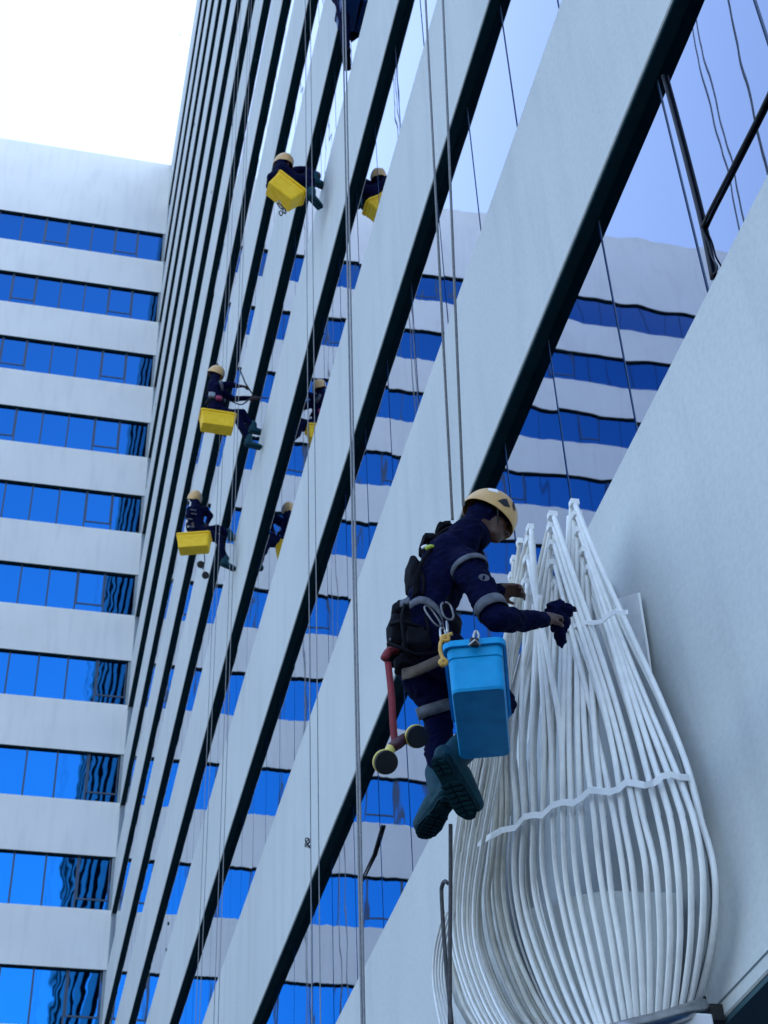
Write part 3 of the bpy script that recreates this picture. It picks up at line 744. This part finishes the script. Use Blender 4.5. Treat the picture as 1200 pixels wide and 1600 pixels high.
# tubs
def tub(name, corner_c, ux, uy, uz, ln, wd, h, mat, label, cat, group=None, handle=None, taper=0.88, parts=True):
    """open storage tub; corner_c: centre of the rim; ux: long axis, uy: short axis, uz: up"""
    ux = Vector(ux).normalized(); uz = Vector(uz); uz = (uz - ux * uz.dot(ux)).normalized(); uy = uz.cross(ux)
    c = Vector(corner_c); root = empty(name, c - uz * h, label, cat, group)
    P = lambda a, b, e: c + ux * a + uy * b + uz * e
    def rr(hx, hy, r, z, n=4):
        pts = []
        for sx, sy, a0 in ((1, 1, 0), (-1, 1, 90), (-1, -1, 180), (1, -1, 270)):
            for i in range(n + 1):
                an = R(a0 + 90 * i / n); pts.append(P(sx * (hx - r) + r * math.cos(an), sy * (hy - r) + r * math.sin(an), z))
        return pts
    hx, hy = ln / 2, wd / 2; t = 0.006
    secs = [rr(hx, hy, .03, 0), rr(hx * .985, hy * .97, .03, -h * .30), rr(hx * .965, hy * .945, .03, -h * .315), rr(hx * (taper + .02), hy * taper, .028, -h + .012), rr(hx * taper, hy * (taper - .04), .024, -h),
            rr(hx * taper - t, hy * (taper - .04) - t, .02, -h + t), rr(hx - t, hy - t, .025, 0)]
    m = MB(); n = len(secs[0]); V = [p for s_ in secs for p in s_]; F = []
    for j in range(len(secs) - 1):
        for i in range(n):
            a = j * n + i; b = j * n + (i + 1) % n; F.append((a, b, b + n, a + n))
    F.append(tuple(4 * n + i for i in range(n))); F.append(tuple(5 * n + i for i in range(n))[::-1])
    # the lid of the wall between outer base ring (4) and inner base ring (5) is left open on purpose: remove the joining strip
    F = [f_ for f_ in F if not (len(f_) == 4 and 4 * n <= f_[0] < 5 * n)]
    F += [(0 * n + i, 6 * n + i, 6 * n + (i + 1) % n, (i + 1) % n) for i in range(n)]
    m.add(V, F); m.build('shell', mat, root)
    m = MB(); o_ = rr(hx + .014, hy + .014, .04, .004); i_ = rr(hx - .002, hy - .002, .028, .004); o2 = rr(hx + .014, hy + .014, .04, -.024); i2 = rr(hx + .0015, hy + .0015, .03, -.024)
    V = o_ + i_ + o2 + i2; F = []
    for i in range(n):
        k = (i + 1) % n; F += [(i, k, n + k, n + i), (2 * n + i, 2 * n + k, k, i), (3 * n + i, 3 * n + k, 2 * n + k, 2 * n + i), (n + i, n + k, 3 * n + k, 3 * n + i)]
    m.add(V, F); m.build('rim', mat, root)
    return root, P

MATS = [M['suit'], M['skin'], M['boot'], M['skin']]

# ---- the nearest cleaner ------------------------------------------------
person = empty('person', at(655, 1015, 1, 5.85), 'nearest cleaner in navy overalls and tan helmet leaning over to wipe the white rods', 'person')
YP = 5.82
pel = at(658, 1015, 1, YP + .04); bel = at(668, 960, 1, YP); che = at(693, 893, 1, YP - .03); nkb = at(722, 850, 1, YP - .03)
hc = at(762, 813, 1, YP - .02)
dy = Vector((0, 1, 0))
pr = []
for q in (-1, 1):
    pr.append((pel + dy * .075 * q, .125, bel + dy * .075 * q, .115, 0))
    pr.append((bel + dy * .075 * q, .115, che + dy * .085 * q, .125, 0))
    pr.append((che + dy * .07 * q, .12, nkb + dy * .10 * q, .075, 0))
pr.append((nkb, .075, nkb + (hc - nkb) * .55, .058, 0))                 # hood/neck
pr.append((nkb + (hc - nkb) * .3, .06, hc + Vector((-.03, 0, -.03)), .055, 1))
hf = Vector((0.95, 0.06, -0.30)); hu = Vector((0.30, 0, 0.95))
head_prims(pr, hc, hf, hu, 1.06, 1, mask='cap')
# near arm
shN = at(733, 888, 1, YP - .24); elN = at(777, 968, 1, YP - .30); wrN = at(846, 970, 1, YP - .16)
pr += [(che + Vector((0.02, -.08, .03)), .09, shN, .082, 0), (shN, .082, elN, .064, 0), (elN, .062, wrN, .040, 0), (wrN, .028, wrN + (wrN - elN).normalized() * .03, .027, 1)]
hd_ = at(872, 952, 1, YP - .10); hand(pr, wrN + (wrN - elN).normalized() * .03, hd_ - wrN, Vector((0.25, 0.9, -0.25)), 1.0, (0.45, .5, .55, .6), -1)
# far arm
shF = at(734, 868, 1, YP + .20); elF = at(756, 930, 1, YP + .26); wrF = at(778, 921, 1, YP + .12)
pr += [(che + Vector((0.02, .08, .03)), .09, shF, .078, 0), (shF, .078, elF, .058, 0), (elF, .055, wrF, .038, 0)]
hand(pr, wrF, at(804, 922, 1, YP + .10) - wrF, Vector((0.2, -0.5, -0.8)), 1.0, (0.5, .6, .7, .8), 1)
# legs: near leg bent under the tub, far leg hanging
kn = at(782, 1098, 1, YP + .16); an = at(714, 1182, 1, YP - .04)
pr += [(pel + Vector((.02, -.09, -.02)), .12, kn, .078, 0), (kn, .076, an, .050, 0)]
boot_prims(pr, an, Vector((.66, .62, -.62)), Vector((.3, .1, 1)), 1.2, 2, 3)
hF = pel + Vector((.03, .09, -.04)); kF = at(684, 1118, 1, YP + .22); aF = at(688, 1226, 1, YP + .26)
pr += [(hF, .118, kF, .076, 0), (kF, .074, aF, .052, 0)]
boot_prims(pr, aF, Vector((-.12, .62, -.10)), Vector((.0, .2, 1)), 1.15, 2, 3)
MATS = [M['suit'], M['skin'], M['boot'], M['sole']]
# eye sockets use skin: remap
pr = [(a, ra, b, rb, (1 if (mi == 3 and ra < .0115 + 1e-6 and (Vector(a) - hc).length < .14) else mi)) for a, ra, b, rb, mi in pr]
body = build_body(pr, 0.0075, MATS, 0.014, person, 4)
eyes(hc, hf, hu, person)
def sole(ankle, toe_dir, up, k):
    f, s_, u = frame(toe_dir, up); P = lambda a, b, e: Vector(ankle) + f * a * k + s_ * b * k + u * e * k
    out = [(-.066, 0), (-.060, .026), (-.035, .036), (.02, .033), (.06, .040), (.12, .047), (.165, .040), (.192, .018), (.196, 0), (.192, -.018), (.165, -.040), (.12, -.047), (.06, -.040), (.02, -.033), (-.035, -.036), (-.060, -.026)]
    m = MB(); n = len(out); V = [P(a, b, -.103) for a, b in out] + [P(a * 1.02, b * 1.08, -.118) for a, b in out]
    m.add(V, [tuple(range(n)), tuple(range(2 * n - 1, n - 1, -1))] + [(i, (i + 1) % n, n + (i + 1) % n, n + i) for i in range(n)])
    for a in (-.05, -.03, -.01, .045, .066, .087, .108, .129, .150, .170):
        w = .030 if a < .02 else .040 if a < .155 else .028
        for sg in (-1, 1):
            V = [P(a + da, sg * b, e) for e in (-.117, -.126) for da, b in ((-.006, .004), (.006, .004), (.009, w), (-.003, w))]
            m.add(V, [(0, 1, 2, 3), (7, 6, 5, 4), (0, 4, 5, 1), (1, 5, 6, 2), (2, 6, 7, 3), (3, 7, 4, 0)])
    return m.build('boot_sole', M['sole'], person)
sole(an, Vector((.66, .62, -.62)), Vector((.3, .1, 1)), 1.2); sole(aF, Vector((-.12, .62, -.10)), Vector((.0, .2, 1)), 1.15)
hl = helmet(hc + Vector((0.012, 0, 0.032)), hf, hu, person, 0.97)
# hood and collar
m = MB(); f_, s_, u_ = frame(hf, hu)
ring(nkb + (hc - nkb) * .35, hc - nkb, .062, .07, .03, M['suit'], 'collar', person)
# reflective bands
ax = (elN - shN).normalized(); ring(shN + (elN - shN) * .80, ax, .070, .055, .006, M['band'], 'reflective_band', person)
ring(shN + (elN - shN) * .02 + Vector((0, 0, .0)), ax, .085, .03, .005, M['band'], 'reflective_band', person)
ax = (aF - kF).normalized(); ring(hF + (kF - hF) * .86, (kF - hF), .086, .055, .006, M['band'], 'reflective_band', person)
# harness: belt, thigh strap, back straps, pouches
hr_root = ring(bel + (pel - bel) * .35, pel - bel, .150, .085, .018, M['harness'], 'harness', person, squash=1.0)
def child(mb, name, mat, par=None, sm=True): return mb.build(name, mat, par or hr_root, sm)
yN = -0.21
def hp(x, y, dyv): return at(x, y, 1, YP + dyv)
mb = MB(); mb.ribbon(catmull([hp(640, 946, -.19), hp(655, 938, -.20), hp(672, 942, -.215), hp(688, 958, -.215), hp(694, 985, -.20)], 5), Vector((0, 0, 1)), .04, Vector((0, 1, 0)), .008); child(mb, 'waist_strap', M['band'])
mb = MB(); mb.ribbon(catmull([hp(617, 965, -.02), hp(624, 946, -.10), hp(640, 938, -.17)], 5), Vector((0, 0, 1)), .035, Vector((.6, .8, 0)), .008); child(mb, 'waist_strap', M['band'])
mb = MB(); mb.ribbon(catmull([hp(628, 1054, -.10), hp(645, 1050, -.17), hp(668, 1040, -.21), hp(690, 1030, -.215), hp(702, 1024, -.20)], 5), Vector((0, 0, 1)), .055, Vector((0, 1, 0)), .012); child(mb, 'seat_strap', M['brown'])
for pts in (((650, 930), (652, 900), (664, 870), (688, 846), (712, 838)), ((694, 955), (706, 915), (716, 885), (724, 858))):
    mb = MB(); mb.ribbon(catmull([hp(x, y, -.165 - .02 * math.sin(i)) for i, (x, y) in enumerate(pts)], 5), Vector((.75, 0, .65)), .045, Vector((0, 1, 0)), .012); child(mb, 'shoulder_strap', M['harness'])
def lump(x, y, dd, sx, sy, sz, mat, par, seed):
    bm = bmesh.new(); bmesh.ops.create_icosphere(bm, subdivisions=3, radius=1)
    p = hp(x, y, dd)
    for v in bm.verts:
        c = v.co.copy(); k = 1 + .28 * noise.noise(c * 1.6 + Vector((seed, 0, 0))) + .10 * noise.noise(c * 4 + Vector((0, seed, 0)))
        e = Vector([math.copysign(abs(q) ** .65, q) for q in c]) * k
        v.co = p + Vector((e.x * sx, e.y * sy, e.z * sz))
    me = bpy.data.meshes.new('pouch'); bm.to_mesh(me); bm.free(); me.materials.append(mat)
    for q in me.polygons: q.use_smooth = True
    return link('pouch', me, par)
for n_, (x, y, dd, sx, sy, sz) in enumerate(((630, 990, -.05, .075, .10, .085), (620, 1022, .0, .05, .08, .05), (650, 1005, -.13, .06, .07, .07), (622, 958, -.04, .035, .07, .05), (645, 900, -.07, .035, .09, .10), (668, 852, -.04, .04, .09, .035), (694, 828, .02, .045, .07, .02), (632, 1038, -.08, .05, .06, .04))):
    lump(x, y, dd, sx * .88, sy * .9, sz * .9, M['harness'], hr_root, n_ * 3.7)
for pts, rr in ((((610, 976), (628, 972), (650, 978), (672, 986)), .010), (((606, 1006), (626, 1012), (650, 1022), (684, 1018)), .009), (((634, 940), (628, 965), (632, 1000), (640, 1030)), .009), (((652, 880), (662, 905), (660, 930)), .008), (((660, 955), (668, 975), (670, 1010)), .007)):
    mb = MB(); mb.tube(catmull([hp(x, y, -.20 + .05 * abs(i - 1.5)) for i, (x, y) in enumerate(pts)], 5), rr, 6); child(mb, 'webbing_loop', M['harness'])
def loop(p, axis_l, axis_w, ln, w, rad, mat, name, par, gap=False, n=22):
    a = Vector(axis_l).normalized(); b = Vector(axis_w).normalized(); pts = []
    for i in range(n + (0 if gap else 1)):
        t = 2 * math.pi * i / n; cx = math.cos(t); cy = math.sin(t)
        pts.append(Vector(p) + a * (ln / 2) * (abs(cx) ** .6) * (1 if cx >= 0 else -1) + b * (w / 2) * cy)
    mb = MB(); mb.tube(pts, rad, 7); return mb.build(name, mat, par, True)
loop(hp(676, 963, -.27), (-.45, 0, .8), (.8, .3, .45), .12, .042, .005, M['steel_dark'], 'carabiner', hr_root)
loop(hp(699, 955, -.27), (-.15, 0, .9), (.9, .0, .1), .095, .05, .006, M['steel_dark'], 'carabiner', hr_root, gap=True)
loop(hp(699, 982, -.28), (0, 0, 1), (.4, .9, 0), .075, .03, .005, M['metal'], 'carabiner', hr_root)
loop(hp(692, 990, -.28), (0, 0, 1), (.9, .4, 0), .06, .03, .006, M['metal'], 'carabiner', hr_root)
# bits of webbing and tags on the back
for (x, y, dd, mt, sz) in ((672, 857, -.175, 'lime', .016), (683, 866, -.17, 'white', .014), (664, 856, -.165, 'white', .012), (612, 975, -.03, 'white', .010), (614, 1000, -.06, 'band', .012), (716, 842, -.12, 'metal', .015)):
    p = hp(x, y, dd); mb = MB(); mb.tube(catmull([p + Vector((-sz * 1.4, 0, -sz * .5)), p + Vector((0, -.008, sz * .3)), p + Vector((sz * 1.3, 0, sz * .6))], 4), [sz * .35] + [sz * .7] * 7 + [sz * .3], 6); child(mb, 'tag', M[mt])
for pts in (((672, 858), (684, 838), (700, 826), (722, 822)), ((690, 842), (704, 846), (722, 838)), ((668, 850), (662, 862), (668, 874))):
    mb = MB(); mb.tube(catmull([hp(x, y, -.12) for x, y in pts], 5), .009, 6); child(mb, 'webbing_loop', M['harness'])
# sleeve badge
mb = MB(); bc = at(756, 903, 1, YP - .335)
ang = [2 * math.pi * i / 14 for i in range(14)]
mb.add([bc + Vector((.026 * math.cos(a), -.004, .02 * math.sin(a))) for a in ang] + [bc + Vector((.026 * math.cos(a), .02, .02 * math.sin(a))) for a in ang], [tuple(range(14)), tuple(range(27, 13, -1))] + [(i, (i + 1) % 14, 14 + (i + 1) % 14, 14 + i) for i in range(14)])
mb.build('sleeve_badge', M['band'], person)

# cloth in the hand
bm = bmesh.new(); cp = at(874, 956, 1, YP - .07)
for (ox, oz, sx, sy, sz, sd_) in ((.012, .035, .058, .045, .042, 1.0), (.045, .05, .05, .03, .02, 4.0), (.0, -.03, .045, .04, .06, 7.0), (.005, -.10, .026, .026, .07, 9.0)):
    g = bmesh.ops.create_icosphere(bm, subdivisions=4, radius=1)
    for v in g['verts']:
        c = v.co.copy(); k_ = 1 + .45 * noise.noise(c * 1.9 + Vector((sd_, 0, 0))) + .30 * abs(noise.noise(c * 4.5 + Vector((0, sd_, 0))))
        v.co = cp + Vector((ox + c.x * sx * k_, .035 + c.y * sy * k_, oz + c.z * sz * k_))
me = bpy.data.meshes.new('cleaning_cloth'); bm.to_mesh(me); bm.free(); me.materials.append(M['suit'])
o = bpy.data.objects.new('cleaning_cloth', me); col.objects.link(o)
md = o.modifiers.new('r', 'REMESH'); md.mode = 'VOXEL'; md.voxel_size = 0.006; md.use_smooth_shade = True
tag(o, 'crumpled dark navy cloth in the hand against the white rods', 'cloth')

# blue tub
pA = at(740, 999, 1, 5.10)
bt, BP = tub('tub', pA + Vector((.095, .28, 0)), (0.34, 1, 0.0), None, (0, 0, 1), .56, .232, .225, M['blue'],
             'blue plastic tub hanging at the hip of the nearest cleaner', 'tub', taper=0.93)
for (nm, pts, rad, mt) in (('hook', ((742, 1002), (740, 994), (744, 986), (748, 994), (744, 1004)), .006, 'metal'), ('cord_loop', ((695, 1035), (688, 1018), (689, 1003), (696, 995), (706, 990)), .008, 'gold'), ('cord_knot', ((690, 1040), (697, 1036), (694, 1031), (688, 1034), (692, 1040)), .010, 'gold'), ('cord_knot', ((692, 1002), (700, 1000), (698, 994), (690, 996), (694, 1003)), .009, 'gold')):
    mb = MB(); mb.tube(catmull([at(x, y, 1, 5.07) for x, y in pts], 5), rad, 7); mb.build(nm, M[mt], bt, True)
mb = MB(); p = at(741, 1004, 1, 5.075); mb.box(p.x - .018, p.x + .018, p.y - .012, p.y + .012, p.z - .02, p.z + .02); bevel(mb.build('buckle', M['black'], bt), .006)
mb = MB(); mb.tube([at(733, 1009, 1, 5.07), at(742, 1000, 1, 5.06), at(750, 1008, 1, 5.07)], .006, 6); mb.build('clip', M['metal'], bt, True)

# suction lifter hanging on a red strap
def suction(parts, root_loc, label, Y, red=True):
    root = empty('suction_lifter', root_loc, label, 'glass lifter', 'suction lifters hanging from harnesses')
    for nm, geo in parts:
        geo.build(nm[0], M[nm[1]], root, True)
    return root
def disc(c, nrm, r, th, mb):
    n_ = Vector(nrm).normalized(); mb.tube([Vector(c) - n_ * th, Vector(c) - n_ * th * .98, Vector(c) + n_ * th * .4, Vector(c) + n_ * th, Vector(c) + n_ * th * 1.02], [r * .96, r, r, r * .55, r * .01], 20)
YS = 5.62
c1 = at(603, 1191, 1, YS); c2 = at(652, 1151, 1, YS + .02); nn = Vector((.12, -.72, -.55))
d1 = MB(); disc(c1, -nn, .050, .012, d1); d2 = MB(); disc(c2, -nn, .048, .012, d2)
r1 = MB(); disc(c1 - nn.normalized() * .016, -nn, .053, .010, r1); r2 = MB(); disc(c2 - nn.normalized() * .016, -nn, .051, .010, r2)
a1 = MB(); a1.tube(catmull([c1 - nn.normalized() * .02, at(607, 1176, 1, YS + .05), at(612, 1168, 1, YS + .05)], 4), [.035, .034, .03, .026, .022, .022, .022, .022, .022], 10)
a2 = MB(); a2.tube(catmull([c2 - nn.normalized() * .02, at(642, 1153, 1, YS + .05), at(634, 1152, 1, YS + .05)], 4), [.032, .03, .028, .024, .02, .02, .02, .02, .02], 10)
gp = MB(); gp.tube([at(611, 1169, 1, YS + .05), at(622, 1161, 1, YS + .05), at(635, 1152, 1, YS + .05)], [.022, .026, .022], 10)
st = MB(); st.ribbon(catmull([at(606, 1034, 1, YS + .1), at(608, 1050, 1, YS + .08), at(612, 1090, 1, YS + .05), at(614, 1130, 1, YS + .05), at(617, 1160, 1, YS + .05)], 5), Vector((1, 0, 0)), .030, Vector((0, 1, 0)), .006)
hk = MB(); hk.tube(catmull([at(600, 1030, 1, YS + .1), at(608, 1018, 1, YS + .1), at(620, 1016, 1, YS + .13)], 4), [.02] * 9, 6)
suction([(('cup', 'black'), d1), (('cup', 'black'), d2), (('cup_mount', 'yplastic'), r1), (('cup_mount', 'yplastic'), r2), (('neck', 'yplastic'), a1), (('neck', 'yplastic'), a2), (('grip', 'maroon'), gp), (('strap', 'red'), st), (('strap_end', 'red'), hk)],
        at(620, 1165, 1, YS), 'yellow and maroon double suction lifter on a red strap behind the nearest cleaner', YS)

# ---- the far cleaners ---------------------------------------------------
def far_person(J, Y, label, hfwd, hup, helm=True, voxel=.016, dys=(.17, .13), toes=None, hood=None):
    """J: joints as pixels; Y: distance plane; near side is -y"""
    g_ = lambda k, d=0: at(J[k][0], J[k][1], 1, Y + d + (J[k][2] if len(J[k]) > 2 else 0))
    root = empty('person', g_('pel'), label, 'person')
    P = []; sw, hw = dys
    pel, bel, che, nk, hc = g_('pel'), g_('bel'), g_('che'), g_('nk'), g_('head')
    for q in (-1, 1):
        P += [(pel + dy * .07 * q, .125, bel + dy * .07 * q, .115, 0), (bel + dy * .07 * q, .115, che + dy * .08 * q, .125, 0), (che + dy * .07 * q, .12, nk + dy * .09 * q, .07, 0)]
    P.append((nk, .06, hc, .055, 0)); head_prims(P, hc, hfwd, hup, 1.05, 1, mask='hood')
    for side, sg in (('N', -1), ('F', 1)):
        if 'sh' + side in J:
            a, b, c = g_('sh' + side, sg * sw), g_('el' + side, sg * sw * 1.1), g_('wr' + side, sg * sw * .9)
            P += [(che + dy * .06 * sg, .10, a, .078, 0), (a, .076, b, .058, 0), (b, .056, c, .040, 0)]
            hand(P, c, (c - b) * Vector((1, 1, 1)) if True else None, Vector((0, -.4 * sg, -1)), 1.15, (.4, .5, .5, .6), sg)
        if 'kn' + side in J:
            k_, a_ = g_('kn' + side, sg * hw), g_('an' + side, sg * hw)
            P += [(pel + dy * .08 * sg, .12, k_, .08, 0), (k_, .078, a_, .054, 0)]
            boot_prims(P, a_, (toes or {}).get(side, Vector((1, .1, .05))), Vector((0, 0, 1)), 1.12, 2, 3)
    build_body(P, voxel, [M['suit'], M['skin'], M['boot'], M['sole']], .010, root, 3)
    if helm: helmet(hc + Vector(hup).normalized() * .022, hfwd, hup, root, 1.05, detail=False)
    return root, P, g_

# seated with outstretched arms
Y2 = 18.95
J2 = dict(pel=(337, 646), bel=(336, 628), che=(334, 610), nk=(335, 596), head=(337, 586), shN=(340, 604), elN=(360, 601), wrN=(374, 603),
          shF=(345, 612), elF=(364, 624), wrF=(388, 622), knN=(372, 655), anN=(389, 689), knF=(378, 646), anF=(396, 668))
p2, _, g2 = far_person(J2, Y2, 'seated cleaner holding both arms out toward the glass above the middle yellow tub', Vector((.80, -.5, -.25)), Vector((.1, -.1, 1)), toes={'N': Vector((1, .25, .1)), 'F': Vector((1, .2, .1))})
for (c, a, r_) in ((g2('shN', -.17), g2('elN', -.19) - g2('shN', -.17), .079),): ring(c + a * .25, a, r_, .05, .006, M['band'], 'reflective_band', p2)
ring(g2('bel') + (g2('pel') - g2('bel')) * .3, g2('pel') - g2('bel'), .15, .08, .015, M['harness'], 'harness', p2)
for (x, y, sx, sz, mt, dd) in ((331, 617, .055, .05, 'jamb', -.22), (342, 622, .05, .04, 'pink', -.23), (326, 612, .04, .05, 'harness', -.1)):
    p = at(x, y, 1, Y2 + dd); mb = MB(); mb.box(p.x - sx, p.x + sx, p.y - .03, p.y + .03, p.z - sz, p.z + sz); bevel(mb.build('pouch', M[mt], p2), .02, 3)
Yt = Y2 - .5
c = at(342, 642, 1, Yt) + Vector((0, .13, 0))
tub('tub', c, (1, .02, -.01), None, (0, 0, 1), .555, .26, .28, M['yellow'], 'yellow plastic tub under the seated cleaner with outstretched arms', 'tub', 'yellow tubs of the cleaners higher up')
rope_thing([[at(374, 575, 1, Y2 - .1), at(383, 598, 1, Y2 - .1), at(394, 615, 1, Y2)], catmull([at(364, 628, 1, Y2), at(378, 632, 1, Y2), at(394, 622, 1, Y2), at(418, 622, 1, Y2)], 5)],
           'short pole and cord held out by the seated cleaner with outstretched arms', M['rope_dark'], rad=.012, cat='cord')

# lowest of the far cleaners
Y3 = 21.65
J3 = dict(pel=(306, 832), bel=(305, 818), che=(304, 803), nk=(305, 790), head=(304, 781), shN=(298, 797), elN=(294, 808), wrN=(299, 816),
          shF=(320, 797), elF=(328, 806), wrF=(324, 818), knN=(342, 842), anN=(352, 877), knF=(340, 826), anF=(360, 836))
p3, _, g3 = far_person(J3, Y3, 'lowest of the three far cleaners, seated with one knee bent over a yellow tub', Vector((.25, -.9, -.35)), Vector((.05, -.1, 1)), toes={'N': Vector((.9, .3, -.1)), 'F': Vector((.9, .2, .5))}, voxel=.018)
ring(g3('bel') + (g3('pel') - g3('bel')) * .3, g3('pel') - g3('bel'), .15, .08, .015, M['harness'], 'harness', p3)
for (x, y) in ((302, 797), (303, 803), (296, 811), (299, 823)):
    mb = MB(); p = at(x, y, 1, Y3 - .235); mb.box(p.x - .05, p.x + .05, p.y - .01, p.y + .01, p.z - .012, p.z + .012); bevel(mb.build('reflective_band', M['band'], p3), .004)
c = at(305, 832, 1, Y3 - .5) + Vector((0, .13, 0))
tub('tub', c, (1, -.28, .02), None, (0, 0, 1), .56, .27, .29, M['yellow'], 'yellow plastic tub of the lowest far cleaner, one end turned to view', 'tub', 'yellow tubs of the cleaners higher up')
YS3 = Y3 - .3
c1 = at(313.5, 882, 1, YS3); c2 = at(321, 899, 1, YS3); nn3 = Vector((-.1, -.8, -.5))
d1 = MB(); disc(c1, -nn3, .062, .02, d1); d2 = MB(); disc(c2, -nn3, .062, .02, d2)
gp = MB(); gp.tube([c1 - nn3 * .05, (c1 + c2) / 2 - nn3 * .07, c2 - nn3 * .05], .022, 8)
st = MB(); st.tube([at(319, 864, 1, YS3), at(320, 876, 1, YS3), (c1 + c2) / 2 - nn3 * .07], .01, 6)
suction([(('cup', 'black'), d1), (('cup', 'black'), d2), (('grip', 'metal'), gp), (('strap', 'rope_dark'), st)], c2, 'small dark double suction lifter hanging under the lowest yellow tub', YS3)

# highest far cleaner, doubled up against the wall
Y4 = 13.65
J4 = dict(pel=(462, 292), bel=(450, 284), che=(438, 276), nk=(437, 264), head=(443, 257), shN=(426, 278), elN=(422, 290, .22), wrN=(432, 300, .34),
          shF=(462, 268), elF=(480, 266), wrF=(490, 270), knN=(484, 284), anN=(487, 304), knF=(486, 272), anF=(492, 280))
p4, _, g4 = far_person(J4, Y4, 'cleaner doubled up behind the tilted yellow tub near the top', Vector((.5, -.75, -.1)), Vector((-.05, .1, 1)), toes={'N': Vector((.6, .6, .1)), 'F': Vector((.8, .4, .3))}, voxel=.014)
c = at(457, 284, 1, Y4 - .24) + Vector((0, .10, 0))
ux4 = (at(482, 300, 1, Y4 - .24) - at(441, 273, 1, Y4 - .24)).normalized()
tub('tub', c, ux4 + Vector((0, .10, 0)), None, Vector((.42, -.12, .9)), .46, .29, .27, M['yellow'], 'tilted yellow plastic tub of the highest far cleaner', 'tub', 'yellow tubs of the cleaners higher up')
cr4 = empty('carabiner_bunch', at(440, 325, 1, Y4 - .3), 'bunch of dark carabiners dangling below the tilted yellow tub', 'carabiners')
for i, (x, y, l_) in enumerate(((438, 322, .13), (441, 326, .15), (444, 329, .12), (436, 318, .10), (439, 333, .08))):
    loop(at(x, y, 1, Y4 - .3 + .02 * i), (.2 * (i - 2), .1, 1), (1, .3 * i, -.2), l_, .06, .008, M['metal'] if i % 2 else M['black'], 'carabiner', cr4)

# cleaner cut by the top edge, only legs and blue tub in view
Y5 = 12.0
J5 = dict(pel=(527, -20), bel=(526, -50), che=(526, -80), nk=(530, -105), head=(534, -122), shN=(518, -90), elN=(512, -60), wrN=(530, -45),
          shF=(545, -92), elF=(560, -70), wrF=(572, -66), knN=(538, 32), anN=(541, 82), knF=(546, 20), anF=(548, 48))
p5, _, g5 = far_person(J5, Y5, 'cleaner cut off by the top edge of the photo, only dark legs and boots showing', Vector((.8, .4, -.2)), Vector((.1, 0, 1)), toes={'N': Vector((.25, .9, -.2)), 'F': Vector((.6, .7, 0))}, voxel=.016)
for o in list(p5.children):
    if o.name.startswith('body'): o.data.materials[2] = M['harness']; o.data.materials[3] = M['harness']
c = at(551, -22, 1, Y5 - .45)
tub('tub', c + Vector((0, .28, 0)), (0.05, 1, 0), None, (0, 0, 1), .56, .27, .26, M['blue_dark'], 'dark blue tub cut off by the top edge of the photo', 'tub')
